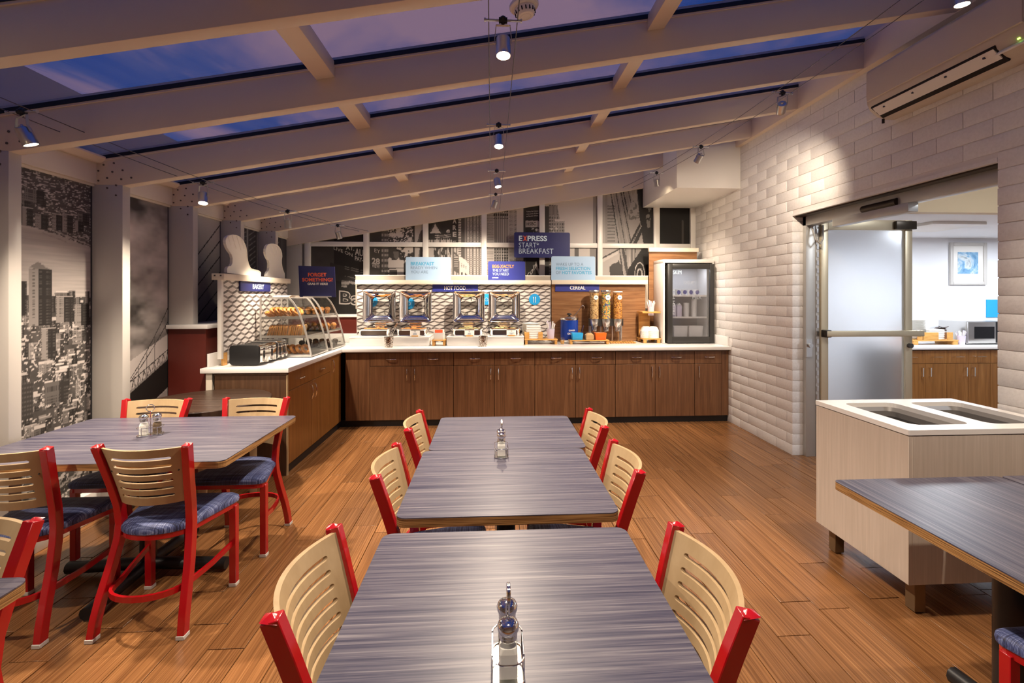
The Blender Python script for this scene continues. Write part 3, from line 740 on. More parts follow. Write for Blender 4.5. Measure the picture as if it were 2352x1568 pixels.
# ================================================================= smoke detector on the glazing
t = thing('smoke_detector', 'round cream smoke detector on the ceiling glazing', 'smoke detector', (.163, 2.375, zr(.163) + .2225))
t.rotation_euler = (0, R(-10.1), 0)
G().lathe([(.001, 0), (.075, 0), (.075, -.012), (.068, -.020), (.001, -.020)], 28, cap=False).build('base', 'plastic_white', t, smooth=True)
G().lathe([(.052, -.018), (.054, -.032), (.047, -.052), (.040, -.060), (.026, -.062), (.001, -.062)], 28, cap=False).build('body', 'plastic_white', t, smooth=True)
g = G()
for i in range(16):
    a = 2 * math.pi * i / 16; g.obox((.0505 * math.cos(a), .0505 * math.sin(a), -.041), (.006, .006, .018), (0, 0, a))
g.build('vents', 'dark_gap', t)
G().torus((0, 0, -.0615), .026, .0008, 24, 4).build('ring_line', 'dark_metal', t)

mat('chute_grey', (.16, .15, .14), .4); mat('bin_leg', (.20, .13, .07), .35, .5)
# ================================================================= bin unit
t = thing('waste_station', 'cream cabinet bin with two open waste slots beside the doorway', 'waste bin', (1.975, 2.12, 0))
bw, bd, bz0, bz1 = .88, .645, .155, .862
G().box(.004, .004, bz0, .022, bd - .004, bz1).build('side_panel', 'bin_laminate', t, bevel=.001, segs=1)
G().box(bw - .022, .004, bz0, bw - .004, bd - .004, bz1).build('side_panel', 'bin_laminate', t, bevel=.001, segs=1)
G().box(.022, .004, bz0, bw - .022, .022, bz1).build('front_panel', 'bin_laminate', t, bevel=.001, segs=1)
G().box(.022, bd - .022, bz0, bw - .022, bd - .004, bz1).build('rear_panel', 'bin_laminate', t)
G().box(.022, .022, bz0, bw - .022, bd - .022, bz0 + .02).build('bottom_panel', 'bin_laminate', t)
G().box(bw / 2 - .009, .022, bz0 + .02, bw / 2 + .009, bd - .022, bz1 - .01).build('divider', 'bin_laminate', t)
# top with two rounded openings
sl = [(.105, .085, .415, .56), (.51, .085, .82, .56)]
g = G(); zt0, zt1 = .868, .893
def ring_plate(g, outer, hole_list, z0, z1):
    bm = bmesh.new()
    def loop(p): 
        vs = [bm.verts.new((x, y, z1)) for x, y in p]
        return [bm.edges.new((vs[i], vs[(i + 1) % len(vs)])) for i in range(len(vs))]
    ed = loop(outer)
    for h in hole_list: ed += loop(h)
    bmesh.ops.triangle_fill(bm, use_beauty=True, use_dissolve=False, edges=ed)
    r_ = bmesh.ops.extrude_face_region(bm, geom=list(bm.faces))
    bmesh.ops.translate(bm, verts=[v for v in r_['geom'] if isinstance(v, bmesh.types.BMVert)], vec=(0, 0, z0 - z1))
    bm.verts.ensure_lookup_table(); bm.verts.index_update()
    g.add([v.co.copy() for v in bm.verts], [[v.index for v in f.verts] for f in bm.faces]); bm.free()
ring_plate(g, rrect(0, 0, bw, bd, .006, 2), [rrect(*s_, .05) for s_ in sl], zt0, zt1)
g.build('lid', 'solid_top', t)
for s_ in sl:
    o_ = rrect(s_[0], s_[1], s_[2], s_[3], .05); i_ = rrect(s_[0] + .018, s_[1] + .018, s_[2] - .018, s_[3] - .018, .04)
    G().loft([[(x, y, zt0) for x, y in o_], [(x, y, zt0 - .02) for x, y in i_], [(x, y, zt0 - .05) for x, y in i_]], 0, False, False).build('chute_rim', 'chute_grey', t, smooth=True)
    G().loft([[(x, y, zt0 - .05) for x, y in i_], [(x, y, .30) for x, y in i_]], 0, True, False).build('liner', 'black_gloss', t)
    g = G()
    for i in range(9): g.ball((random.uniform(s_[0] + .06, s_[2] - .06), random.uniform(s_[1] + .06, s_[3] - .06), .66 + random.uniform(0, .05)), .05, 7, 5, (1, random.uniform(.5, 1), .5))
    g.build('waste_bag_folds', 'black_gloss', t)
for x, y in ((.06, .03), (bw - .11, .03), (.06, bd - .09), (bw - .11, bd - .09)):
    G().box(x, y, .006, x + .055, y + .055, bz0).box(x + .008, y + .008, 0, x + .047, y + .047, .006).build('leg', 'bin_leg', t, bevel=.002, segs=1)
# ================================================================= black and white photo murals (flat prints, drawn procedurally)
attr_mat('mural_print', .45, (.95, .86, .80))
class Ras:
    def __init__(s, a0, a1, b0, b1, step, seed=1):
        s.a = np.arange(a0, a1 + step, step); s.b = np.arange(b0, b1 + step, step); s.st = step
        s.A, s.B = np.meshgrid(s.a, s.b); s.v = np.full(s.A.shape, .5); s.rg = np.random.default_rng(seed)
    def noise(s, fa, fb, octv=4, rough=.55):
        out = np.zeros(s.A.shape); amp = 1; tot = 0
        for _ in range(octv):
            na = max(2, int((s.a[-1] - s.a[0]) * fa) + 3); nb = max(2, int((s.b[-1] - s.b[0]) * fb) + 3)
            g = s.rg.random((nb, na)); ua = (s.A - s.a[0]) * fa; ub = (s.B - s.b[0]) * fb
            ia = np.minimum(ua.astype(int), na - 2); ib = np.minimum(ub.astype(int), nb - 2); fa_ = ua - ia; fb_ = ub - ib
            fa_ = fa_ * fa_ * (3 - 2 * fa_); fb_ = fb_ * fb_ * (3 - 2 * fb_)
            out += amp * ((g[ib, ia] * (1 - fa_) + g[ib, ia + 1] * fa_) * (1 - fb_) + (g[ib + 1, ia] * (1 - fa_) + g[ib + 1, ia + 1] * fa_) * fb_)
            tot += amp; amp *= rough; fa *= 2; fb *= 2
        return out / tot
    def put(s, m, v): s.v = np.where(m, v, s.v)
    def rect(s, a0, b0, a1, b1, v): s.put((s.A >= a0) & (s.A < a1) & (s.B >= b0) & (s.B < b1), v)
    def poly(s, pts, v):
        m = np.zeros(s.A.shape, bool); n = len(pts)
        for i in range(n):
            (x0, y0), (x1, y1) = pts[i], pts[(i + 1) % n]
            if y0 == y1: continue
            c = ((y0 > s.B) != (y1 > s.B)) & (s.A < (x1 - x0) * (s.B - y0) / (y1 - y0) + x0); m ^= c
        s.put(m, v); return m
    def line(s, pts, w_, v):
        for (x0, y0), (x1, y1) in zip(pts, pts[1:]):
            dx, dy = x1 - x0, y1 - y0; L2 = dx * dx + dy * dy + 1e-9
            u = np.clip(((s.A - x0) * dx + (s.B - y0) * dy) / L2, 0, 1)
            s.put((s.A - x0 - u * dx) ** 2 + (s.B - y0 - u * dy) ** 2 < (w_ / 2) ** 2, v)
    def stripes(s, mask, pa, pb, v, duty=.45):
        m = mask
        if pa: m = m & (((s.A / pa) % 1) < duty)
        if pb: m = m & (((s.B / pb) % 1) < duty)
        s.put(m, v)
    def building(s, a, b, w_, h_, side=.5, lit=.30, drk=.04, win=0.02):
        """tower seen from the side: a light face and a dark face with window rows"""
        m1 = (s.A >= a) & (s.A < a + w_ * side) & (s.B >= b) & (s.B < b + h_); m2 = (s.A >= a + w_ * side) & (s.A < a + w_) & (s.B >= b) & (s.B < b + h_ * .97)
        s.put(m1, lit); s.put(m2, drk)
        if win: s.stripes(m1, win, win, lit * .45); s.stripes(m2, win, win * 1.2, drk + .05, .4)
        s.put((s.A >= a) & (s.A < a + w_) & (s.B >= b + h_ * .97) & (s.B < b + h_), min(.7, lit * 1.5))
def print_mesh(name, ras, fn, a0, a1, bot, top, step, parent, tintmat='mural_print'):
    na = max(2, int(round((a1 - a0) / step)) + 1); aa = np.linspace(a0, a1, na)
    hmax = max(top(a) - bot(a) for a in (a0, a1)); nb = max(2, int(round(hmax / step)) + 1)
    vs = []; cs = []
    for j in range(nb):
        for a in aa:
            b = bot(a) + (top(a) - bot(a)) * j / (nb - 1); vs.append(fn(a, b, 0))
            ia = min(len(ras.a) - 1, max(0, int((a - ras.a[0]) / ras.st))); ib = min(len(ras.b) - 1, max(0, int((b - ras.b[0]) / ras.st)))
            cs.append(ras.v[ib, ia])
    idx = np.arange(na * nb).reshape(nb, na)
    fs = np.stack([idx[:-1, :-1], idx[:-1, 1:], idx[1:, 1:], idx[1:, :-1]], -1).reshape(-1, 4)
    me = bpy.data.meshes.new(name); me.from_pydata(vs, [], fs.tolist())
    at = me.color_attributes.new('print', 'FLOAT_COLOR', 'POINT')
    c = np.ones((len(cs), 4), np.float32); c[:, :3] = np.clip(np.array(cs), .008, .85)[:, None]
    at.data.foreach_set('color', c.ravel()); me.materials.append(MATS[tintmat]); me.update()
    return link(name, me, parent)

# ---- left wall: five tall prints between the columns
def bay(k): return Y1 + DY * k + .07, Y1 + DY * (k + 1)
def left_mural(label, ras, k, z0, z1=2.292, step=.0055):
    a0, a1 = bay(k)
    t = thing('wall_mural', label, 'mural', (XL, (a0 + a1) / 2, z0))
    cy = (a0 + a1) / 2
    print_mesh('print', ras, lambda a, b, c: (.003, a - cy, b - z0), a0 + .002, a1 - .016, lambda a: z0, lambda a: z1, step, t)
    G().box(-.012, a0 - cy, 0, .001, a1 - cy, z1 - z0).build('backing_board', 'ink', t)
    return t
a0, a1 = bay(0)
r = Ras(a0, a1, .1, 2.3, .004, 3); W_ = a1 - a0
r.v = .05 + .10 * r.noise(25, 60, 3)
sp = r.noise(60, 160, 2); r.put((sp > .62), .42); r.put(sp > .70, .6)
# far shore, towers on it, water
for i in range(10):
    a = a0 + W_ * r.rg.random(); b = 1.78 + .18 * r.rg.random(); r.building(a, b, .05 + .05 * r.rg.random(), .08 + .07 * r.rg.random(), .4, .22, .04, .012)
for a, b, w_, h_ in ((.03, 1.73, .10, .20), (.13, 1.72, .08, .19), (.21, 1.70, .07, .18), (.29, 1.69, .09, .15), (.40, 1.70, .07, .17), (.47, 1.69, .08, .20), (.56, 1.72, .07, .12)):
    r.building(a0 + a, b, w_, h_, .42, .30, .035, .013)
wm = r.poly([(a0, 1.72), (a0 + .25, 1.70), (a0 + .45, 1.66), (a1, 1.58), (a1, 1.0), (a0, 1.0)], .3)
wt_ = .34 + .20 * r.noise(3, 60, 4) + .10 * np.clip((1.62 - r.B) * 1.2, 0, 1)
r.put(wm, wt_)
r.line([(a0, 1.715), (a0 + .12, 1.69), (a0 + .30, 1.69)], .006, .55); r.line([(a0 + .38, 1.70), (a1, 1.60)], .012, .4); r.line([(a0 + .34, 1.66), (a0 + .5, 1.61)], .010, .35); r.line([(a0, 1.655), (a0 + .13, 1.65)], .006, .08)
# near city
r.put(r.B < 1.12 + .05 * r.noise(12, 2, 2), .05 + .06 * r.noise(20, 30, 3))
for row in range(26):
    b = 1.13 - row * .040
    for i in range(9):
        a = a0 + W_ * r.rg.random(); w_ = .03 + .07 * r.rg.random(); h_ = .02 + .06 * r.rg.random() * (1.4 if row < 6 else 1)
        r.building(a, b - h_ * .3, w_, h_, .3 + .5 * r.rg.random(), .12 + .20 * r.rg.random(), .03, .010)
        if r.rg.random() < .55: r.rect(a, b + h_ * .7, a + w_ * .8, b + h_ * .7 + .010, .45 + .25 * r.rg.random())
sp = r.noise(70, 120, 2); r.put((sp > .68) & (r.B < 1.05), .55)
for a, b, w_, h_ in ((-.01, 1.03, .06, .22), (.12, 1.06, .12, .21), (.25, 1.01, .15, .36), (.10, .94, .08, .14), (.43, 1.02, .12, .13), (.56, 1.0, .12, .10), (.33, .86, .1, .14)):
    r.building(a0 + a, b, w_, h_, .42, .28, .03, .011)
r.poly([(a0 + .25, 1.37), (a0 + .31, 1.42), (a0 + .36, 1.38), (a0 + .40, 1.36)], .2)
r.building(a0 + .10, .28, .10, .36, .5, .10, .02, .011); r.building(a0, .62, .28, .16, .6, .16, .05, .016); r.building(a0 + .35, .66, .17, .10, .6, .14, .04, .013)
r.line([(a0, .22), (a0 + .35, .36)], .014, .4); r.line([(a0 + .2, .2), (a1, .34)], .01, .3)
zz = np.interp(r.b, [.1, .2, 1.5, 1.72, 1.96, 2.3], [.1, .2, 1.12, 1.40, 1.72, 2.3]); r.v = r.v[np.clip(((zz - r.b[0]) / r.st).astype(int), 0, len(r.b) - 1), :]
left_mural('tall black and white city and river mural nearest the camera', r, 0, .20)
# bridge under clouds
a0, a1 = bay(1)
r = Ras(a0, a1, .1, 2.3, .004, 8)
n = r.noise(1.6, 2.6, 5, .55)
r.v = np.clip(.52 + (n - .5) * 2.0 + .18 * np.clip(1.5 - r.B, 0, 1), .06, .85)
r.put(r.B < .92 + .75 * (r.A - a0) * .55, np.clip(.66 + (n - .5) * .3, .2, .85))
dk = lambda a: .66 + .48 * (a - a0)
r.put((r.B < dk(r.A)) & (r.B > dk(r.A) - .26 + .02 * (r.A - a0)), .02)
r.put((r.B < dk(r.A) - .24) & (r.B > dk(r.A) - .25), .45)
r.put(r.B < dk(r.A) - .25, .36)
for i in range(14):
    a = a0 + .0 + i * .055; r.line([(a, dk(a) - .01), (a + .028, dk(a + .028) + .075), (a + .055, dk(a + .055) - .01)], .007, .06)
r.line([(a0, dk(a0) + .08), (a1, dk(a1) + .08)], .008, .05); r.line([(a0, dk(a0) + .005), (a1, dk(a1) + .005)], .016, .3)
for off, top in ((0, .42), (.02, .30)):
    P = [(a0 + u * W_, dk(a0 + u * W_) + .03 + (top * u ** 1.8)) for u in np.linspace(0, 1, 9)]; r.line(P, .007, .05)
    for p_ in P: r.line([p_, (p_[0], dk(p_[0]))], .0035, .08)
left_mural('tall cloudy sky mural with a suspension bridge at its foot', r, 1, .20)
a0, a1 = bay(2)
r = Ras(a0, a1, .1, 2.3, .005, 9); n = r.noise(1.5, 1.5, 4)
r.v = np.clip(.16 + .26 * np.clip((r.B - 1.3), 0, 1) + (n - .5) * .3, .05, .6)
for i in range(6): r.line([(a0, 1.22 + i * .13 - .25), (a1, 1.78 + i * .16 - .32)], .012, .02)
left_mural('narrow dark mural of bridge cables beside the maroon ledge', r, 2, 1.286, step=.007)
for k, lb in ((3, 'narrow mural of a lattice bridge tower behind the white cut-out'), (4, 'narrow dark mural strip in the back left corner')):
    a0, a1 = bay(k); r = Ras(a0, a1, .1, 2.3, .005, 20 + k)
    r.v = .36 + .1 * r.noise(3, 3, 3) if k == 3 else .06 + .1 * r.noise(8, 2, 3)
    c = a0 + .45 if k == 3 else a0 + .3
    r.rect(c - .20, .1, c + .22, 2.3, .05)
    for i in range(40): r.line([(c - .18, 1.2 + i * .05), (c - .02, 1.25 + i * .05)], .008, .25); r.line([(c + .04, 1.2 + i * .06), (c + .18, 1.27 + i * .06)], .012, .22)
    r.line([(c, .1), (c, 2.3)], .03, .28)
    for i in range(3): r.line([(a0, 1.3 + i * .3), (c - .2, 1.6 + i * .3)], .012, .05)
    left_mural(lb, r, k, 1.286, step=.009)

# ---- back wall: street scene split over the window bays
r = Ras(-2.5, 2.95, 1.2, 3.2, .006, 5)
A, B = r.A, r.B
r.v = .5 + .08 * r.noise(2, 2, 3)
# bay 1: dark side of a bus with a billboard
r.rect(-2.5, 1.2, -1.45, 3.2, .022); r.put((A < -2.15) & (B > 1.6), .03 + .06 * r.noise(3, 5, 3))
r.poly([(-2.2, 1.98), (-1.74, 1.86), (-1.74, 1.66), (-2.2, 1.75)], .035)
m_ = r.poly([(-2.05, 1.745), (-1.70, 1.70), (-1.70, 1.60), (-2.05, 1.655)], .30); r.stripes(m_, .011, .02, .06, .5)
r.poly([(-1.97, 1.665), (-1.93, 1.70), (-1.88, 1.68), (-1.82, 1.69), (-1.75, 1.63), (-1.75, 1.2), (-1.97, 1.2)], .02)
for z in (1.93, 1.90, 1.80): r.line([(-2.0, z), (-1.74, z - .06)], .006, .22)
r.line([(-2.1, 2.245), (-1.74, 2.235)], .01, .12)
# bay 2: facade, sky, tree
r.rect(-1.664, 1.2, -1.51, 3.2, .05)
m_ = (A > -1.51) & (A < -1.42); r.put(m_, .3); r.stripes(m_, 0, .07, .08, .5); r.stripes(m_, .045, 0, .1, .3)
m_ = (A > -1.42) & (A < -.93); r.put(m_, .56)
lv = r.noise(18, 18, 3); r.put(m_ & (lv > .40 + .25 * np.clip(2.3 - B, 0, .9)) & (B > 2.02), .06); 
sp = r.noise(60, 60, 2); r.put(m_ & (sp > .60) & (B > 2.26), .6)
r.rect(-1.08, 1.2, -1.06, 3.2, .04); m_ = (A > -1.06) & (A < -.93); r.put(m_, .42 + .25 * (r.noise(5, 4, 3) - .5))
r.poly([(-1.03, 2.25), (-.98, 2.42), (-.93, 2.45), (-.93, 2.25)], .10); r.poly([(-1.02, 1.9), (-.99, 2.2), (-.95, 2.2), (-.96, 1.9)], .12)
r.line([(-1.30, 2.155), (-1.25, 2.14), (-1.215, 2.08), (-1.195, 2.0), (-1.185, 1.75)], .016, .03); r.line([(-1.19, 1.97), (-1.14, 2.07), (-1.09, 2.08)], .012, .03); r.rect(-1.205, 1.7, -1.165, 1.97, .03)
r.poly([(-1.35, 2.14), (-1.27, 2.14), (-1.275, 2.06), (-1.31, 2.03), (-1.345, 2.06)], .14)
r.line([(-1.45, 1.90), (-1.19, 1.915)], .012, .06); r.rect(-1.40, 1.78, -1.30, 1.88, .08)
m_ = (A > -1.51) & (A < -1.40) & (B < 1.90); r.put(m_ & (sp > .5), .05)
# bay 3: theatre fronts
m_ = (A > -.87) & (A < -.13); r.put(m_, .40); r.stripes(m_, .045, 0, .12, .4); r.stripes(m_ & (A > -.35), 0, .028, .2, .35)
r.rect(-.87, 2.3, -.55, 3.2, .04); r.poly([(-.85, 2.39), (-.79, 2.52), (-.75, 2.53), (-.68, 2.39)], .55); r.poly([(-.83, 2.41), (-.77, 2.54), (-.79, 2.54), (-.86, 2.41)], .08); r.line([(-.76, 2.52), (-.69, 2.40)], .03, .05)
for z in (2.36, 2.335): r.line([(-.78, z), (-.57, z + .01)], .008, .5)
for i in range(7): r.rect(-.76 + i * .028, 2.2, -.748 + i * .028, 2.32, .55)
m_ = (A + .60) ** 2 + (B - 2.42) ** 2 < .024 ** 2; r.put(m_, .6); r.line([(-.61, 2.43), (-.60, 2.40), (-.59, 2.43)], .006, .05)
r.rect(-.555, 2.24, -.46, 3.2, .03); m_ = (A > -.455) & (A < -.42); r.put(m_, .5); r.stripes(m_, 0, .035, .12, .4); r.rect(-.42, 1.2, -.37, 3.2, .08)
r.poly([(-.86, 2.2), (-.80, 2.2), (-.75, 1.9), (-.87, 1.9)], .35); m_ = (A > -.80) & (A < -.56) & (B < 2.2); r.put(m_ & (r.noise(40, 15, 3) > .5), .05)
r.poly([(-.54, 2.16), (-.45, 2.08), (-.43, 1.82), (-.53, 1.88)], .10); m_ = r.poly([(-.525, 2.11), (-.465, 2.06), (-.455, 1.90), (-.52, 1.94)], .45); r.stripes(m_, 0, .03, .1, .5)
r.poly([(-.45, 2.08), (-.36, 2.03), (-.31, 1.95), (-.30, 1.75), (-.44, 1.75)], .52); m_ = r.poly([(-.44, 2.0), (-.35, 1.94), (-.35, 1.89), (-.44, 1.94)], .5); r.stripes(m_, .03, .025, .15, .3)
r.poly([(-.37, 1.85), (-.27, 1.75), (-.37, 1.75)], .06); r.rect(-.42, 1.76, -.40, 1.86, .06)
# bay 4: tower and billboards
m_ = (A > -.07) & (A < .67); r.put(m_, .56)
m_ = (A > -.07) & (A < .04); r.put(m_, .38); r.stripes(m_, 0, .022, .22, .4); m_ = (A > .03) & (A < .24); r.put(m_, .20); r.stripes(m_, .026, 0, .48, .35); r.stripes(m_ & (B > 2.6), .03, .06, .04, .6); r.stripes(m_ & (B < 2.2), .035, .04, .05, .65)
m_ = (A > .24) & (A < .35) & (B < 2.78 - .6 * (A - .24)); r.put(m_, .40); r.stripes(m_, .022, .020, .14, .5)
r.rect(.465, 1.2, .67, 3.2, .03); r.rect(.475, 2.49, .665, 2.575, .42); m_ = (A > .50) & (A < .66) & (B < 2.47) & (B > 2.30); r.put(m_ & (r.noise(25, 25, 3) > .55), .5)
r.rect(.44, 1.2, .475, 2.76, .05); m_ = (A > .25) & (A < .47) & (B < 2.02); r.put(m_, .2); r.stripes(m_, .03, .03, .05, .5)
r.poly([(.62, 2.0), (.67, 1.86), (.67, 1.8), (.60, 1.95)], .35)
# bay 5: pale sky with a building edge
m_ = (A > .73) & (A < 1.49); r.put(m_, .60 + .05 * (r.noise(2, 2, 2) - .5))
m_ = (A > .80) & (A < .90 + .14 * np.clip((2.9 - B) * 1.2, 0, 1)) & (B < 2.80); r.put(m_, .34); r.stripes(m_, .035, .045, .12, .55)
m_ = (A > .80) & (A < .92) & (B < 2.79) & (B > 2.66); r.put(m_, .30); r.stripes(m_, .012, 0, .2, .5)
m_ = (A > .88) & (A < 1.02) & (B < 2.58) & (B > 2.2); r.put(m_, .36); r.stripes(m_, .035, .045, .12, .55); r.rect(.88, 2.57, 1.0, 2.60, .62)
r.rect(.73, 1.2, .80, 2.78, .07); r.put((A > .82) & (A < .92) & (B < 2.5) & (r.noise(30, 30, 2) > .58), .62)
r.rect(1.42, 1.2, 1.49, 3.2, .30); r.rect(1.16, 1.9, 1.22, 2.2, .14); r.rect(1.38, 1.2, 1.49, 2.2, .25)
# bay 6: raking facades, bill and a wheel
m_ = (A > 1.54) & (A < 2.30); nz = r.noise(10, 3, 4); r.put(m_, .36 - .22 * (A - 1.54) + .15 * (nz - .5))
m_ = (A > 1.63) & (A < 1.74) & (B < 2.80); r.put(m_, .30); r.stripes(m_, 0, .045, .14, .4); r.rect(1.60, 1.2, 1.63, 3.2, .28)
for i in range(9): r.line([(1.66 + i * .035, 3.1), (1.80 + i * .045, 2.2), (1.86 + i * .03, 1.75)], .014, (.03, .24, .08, .35, .05)[i % 5])
r.poly([(1.92, 2.72), (1.99, 2.90), (2.03, 3.05), (2.05, 2.95), (2.10, 2.55), (1.97, 2.28), (1.93, 2.55)], .34); r.put((A > 1.93) & (A < 2.1) & (B > 2.6) & (B < 2.9) & (r.noise(30, 30, 2) > .6), .15)
r.poly([(1.94, 2.27), (2.09, 2.56), (2.13, 2.42), (2.03, 2.2)], .03); r.poly([(2.02, 2.2), (2.12, 2.42), (2.15, 2.2)], .36)
r.poly([(2.05, 3.1), (2.32, 3.1), (2.32, 2.2), (2.15, 2.2), (2.12, 2.42), (2.08, 2.7)], .025); r.poly([(2.16, 2.85), (2.26, 2.85), (2.24, 2.50), (2.20, 2.48)], .20); r.put((A > 2.14) & (A < 2.28) & (B > 2.5) & (B < 2.95) & (r.noise(18, 12, 3) > .58), .025)
r.poly([(1.54, 2.2), (1.80, 2.2), (1.80, 1.75), (1.54, 1.75)], .38); r.poly([(1.55, 2.04), (1.78, 2.16), (1.78, 2.12), (1.56, 2.00)], .50); r.line([(1.56, 2.06), (1.80, 2.19)], .02, .06)
r.poly([(1.66, 1.94), (1.70, 1.98), (1.77, 2.0), (1.79, 2.04), (1.80, 1.99), (1.85, 1.96), (1.83, 1.75), (1.67, 1.75)], .05); r.poly([(1.83, 2.2), (1.87, 2.2), (1.95, 1.75), (1.91, 1.75)], .05)
r.poly([(1.90, 1.75), (1.92, 1.90), (2.07, 2.12), (2.13, 2.2), (2.32, 2.2), (2.32, 1.75)], .018); 
for q_, w_, v_ in ((.115, .018, .42), (.055, .03, .35)):
    r.line([(2.09 + .62 * q_ * math.cos(R(a)), 1.83 + 1.45 * q_ * math.sin(R(a))) for a in range(0, 361, 15)], w_ * .6, v_)
# bay 7: black
r.rect(2.33, 1.2, 2.95, 3.2, .012); r.rect(2.70, 2.2, 2.73, 2.6, .06)
sm = thing('street_mural', 'black and white city street mural filling the back wall bays', 'mural', (0, YB + .045, 1.285))
for i in range(7):
    a, b = MX[i][1], MX[i + 1][0]
    print_mesh('mural_panel', r, lambda a_, b_, c: (a_, -.002, b_ - 1.285), a, b, lambda q: 2.266, lambda q: max(hz(q), 2.268), .0075, sm)
    print_mesh('mural_panel', r, lambda a_, b_, c: (a_, -.002, b_ - 1.285), a, b, lambda q: 1.285 if i == 0 else 1.72, lambda q: 2.204, .0075, sm)
def rotmap(c0, z0, ang, ky=1.0):
    ca, sa = math.cos(R(ang)), math.sin(R(ang))
    return lambda a, b, c: (c0 + a * ca - b * sa * 0, -.004 - c, z0 - 1.285 + b * ky + a * sa)
mat('mural_white', (.42, .38, .35), .5); mat('mural_black', (.02, .018, .017), .5)
for s_, x, z, w_, h_, ang, bo in (('AT.', -1.985, 2.165, .115, .055, -8, .03), ('AU', -1.862, 2.095, .115, .085, -12, .03), ('LIVE ON', -2.145, 2.165, .27, .044, -22, .01), ('PAY-', -1.862, 2.02, .115, .055, -14, .03), ('28', -1.635, 1.975, .11, .075, -6, .04), ('VIEW', -1.635, 1.925, .11, .050, -10, .02),
                                   ('EY', -1.60, 2.13, .08, .05, -14, 0)):
    text(s_, 'mural_white', sm, rotmap(x, z, ang), 0, 0, height=h_, width=w_, bold=bo)
text('Ba', 'mural_white', sm, rotmap(-2.075, 1.43, -4), 0, 0, height=.165, width=.30, bold=.05)
text('Ba', 'mural_black', sm, rotmap(-2.058, 1.437, -4), 0, 0, height=.150, width=.27, bold=.012, depth=.0015)
for i, ch in enumerate('ARE'): text(ch, 'mural_white', sm, rotmap(-.535, 2.535 - i * .092, 0), 0, 0, height=.062, width=.052, bold=.04)
text('NYC', 'mural_white', sm, rotmap(-.535, 2.275, 0), 0, 0, height=.018, width=.05, bold=.02)
text('HSBC', 'mural_black', sm, rotmap(.49, 2.512, 3), 0, 0, height=.042, width=.13, bold=.01)
for i, s_ in enumerate(('Turkey has 3 times', 'many acres of vines', 'as South Africa.')): text(s_, 'mural_white', sm, rotmap(.485, 2.695 - i * .032, 5), 0, 0, height=.018, width=.17, bold=.02)
text('Cola', 'mural_white', sm, lambda a, b, c: (.50 + a * .55 - b * .3, -.004 - c, 1.735 - 1.285 + a * .9 + b * .45), 0, 0, height=.10, width=.25, bold=.01, slant=.3)
text('FEED.COM', 'mural_white', sm, lambda a, b, c: (1.965 + a * .5 - b * .3, -.004 - c, 2.215 - 1.285 + a * .95 + b * .2), 0, 0, height=.05, width=.32, bold=.02)
# ================================================================= patterned panels and signs on the counter
mat('ledge_beige', (.36, .31, .25), .5); mat('pat_white', (.66, .62, .585), .4); mat('pat_mid', (.235, .205, .19), .4); mat('pat_dark', (.095, .078, .072), .4)
def clip_poly(p, x0, z0, x1, z1):
    for ax, lim, sg in ((0, x0, 1), (0, x1, -1), (1, z0, 1), (1, z1, -1)):
        out = []
        for i in range(len(p)):
            a, b = p[i - 1], p[i]; ia = (a[ax] - lim) * sg >= 0; ib = (b[ax] - lim) * sg >= 0
            if ia != ib:
                u = (lim - a[ax]) / (b[ax] - a[ax]); out.append((a[0] + (b[0] - a[0]) * u, a[1] + (b[1] - a[1]) * u))
            if ib: out.append(b)
        p = out
        if len(p) < 3: return None
    return p
def cube_print(x0, z0, x1, z1, fn, parent, pw_=.1425, ph=.046, sh=.0205):
    g = G(); row = ph / 2 + sh
    j = 0; z = z1 + .03
    while z > z0 - .12:
        x = x0 - pw_ + (pw_ / 2 if j % 2 else 0)
        while x < x1 + pw_:
            T, Rr, Bq, L_ = (x, z), (x + pw_ / 2, z - ph / 2), (x, z - ph), (x - pw_ / 2, z - ph / 2)
            for mi, poly in ((0, [T, L_, Bq, Rr]), (1, [L_, (L_[0], L_[1] - sh), (Bq[0], Bq[1] - sh), Bq]), (2, [Bq, (Bq[0], Bq[1] - sh), (Rr[0], Rr[1] - sh), Rr])):
                q = clip_poly(poly, x0, z0, x1, z1)
                if q: g.add([fn(a, b, .001) for a, b in q], [tuple(range(len(q)))], mi)
            x += pw_
        z -= row; j += 1
    return g.build('cube_pattern', ['pat_white', 'pat_mid', 'pat_dark'], parent)
def board(name, label, fn, a0, b0, a1, b1, mt, thick=.006, r=.012, cat='sign', corners=None):
    """thin rounded board in the plane given by fn"""
    t = thing(name, label, cat)
    G().prism(rrect(a0, b0, a1, b1, r) if r else [(a0, b0), (a1, b0), (a1, b1), (a0, b1)], 0, -thick, fn=fn).build('board', mt, t)
    return t
# hot food backsplash: two panels, each with its cap
YPn = 6.245
for i, (a, b) in enumerate(((-1.755, -.497), (-.493, .787))):
    t = thing('backsplash_panel', 'cube patterned panel behind the ' + ('left pair' if i == 0 else 'right pair') + ' of chafing dishes', 'panel', (0, 0, 0))
    G().box(a, YPn, WT + .001, b, YPn + .018, 1.70).build('board', 'pat_white', t)
    cube_print(a + .004, WT + .004, b - .004, 1.68, front(YPn), t)
    G().box(a - .004, YPn - .055, 1.681, b - .001, YPn + .018, 1.738).build('cap', 'cream', t, bevel=.002)
t = thing('backsplash_panel', 'brown wood grain panel behind the cereal dispenser', 'panel')
G().box(.802, YPn, WT + .001, 2.075, YPn + .018, 1.70).build('board', 'wood_panel', t)
G().box(.797, YPn - .055, 1.684, 2.09, YPn + .018, 1.742).build('cap', 'cream', t, bevel=.002)
t = thing('backsplash_panel', 'short wood grain panel above the fridge box', 'panel')
G().box(2.135, 6.27, WT + .001, 2.80, 6.29, 2.13).build('board', 'wood_panel', t)
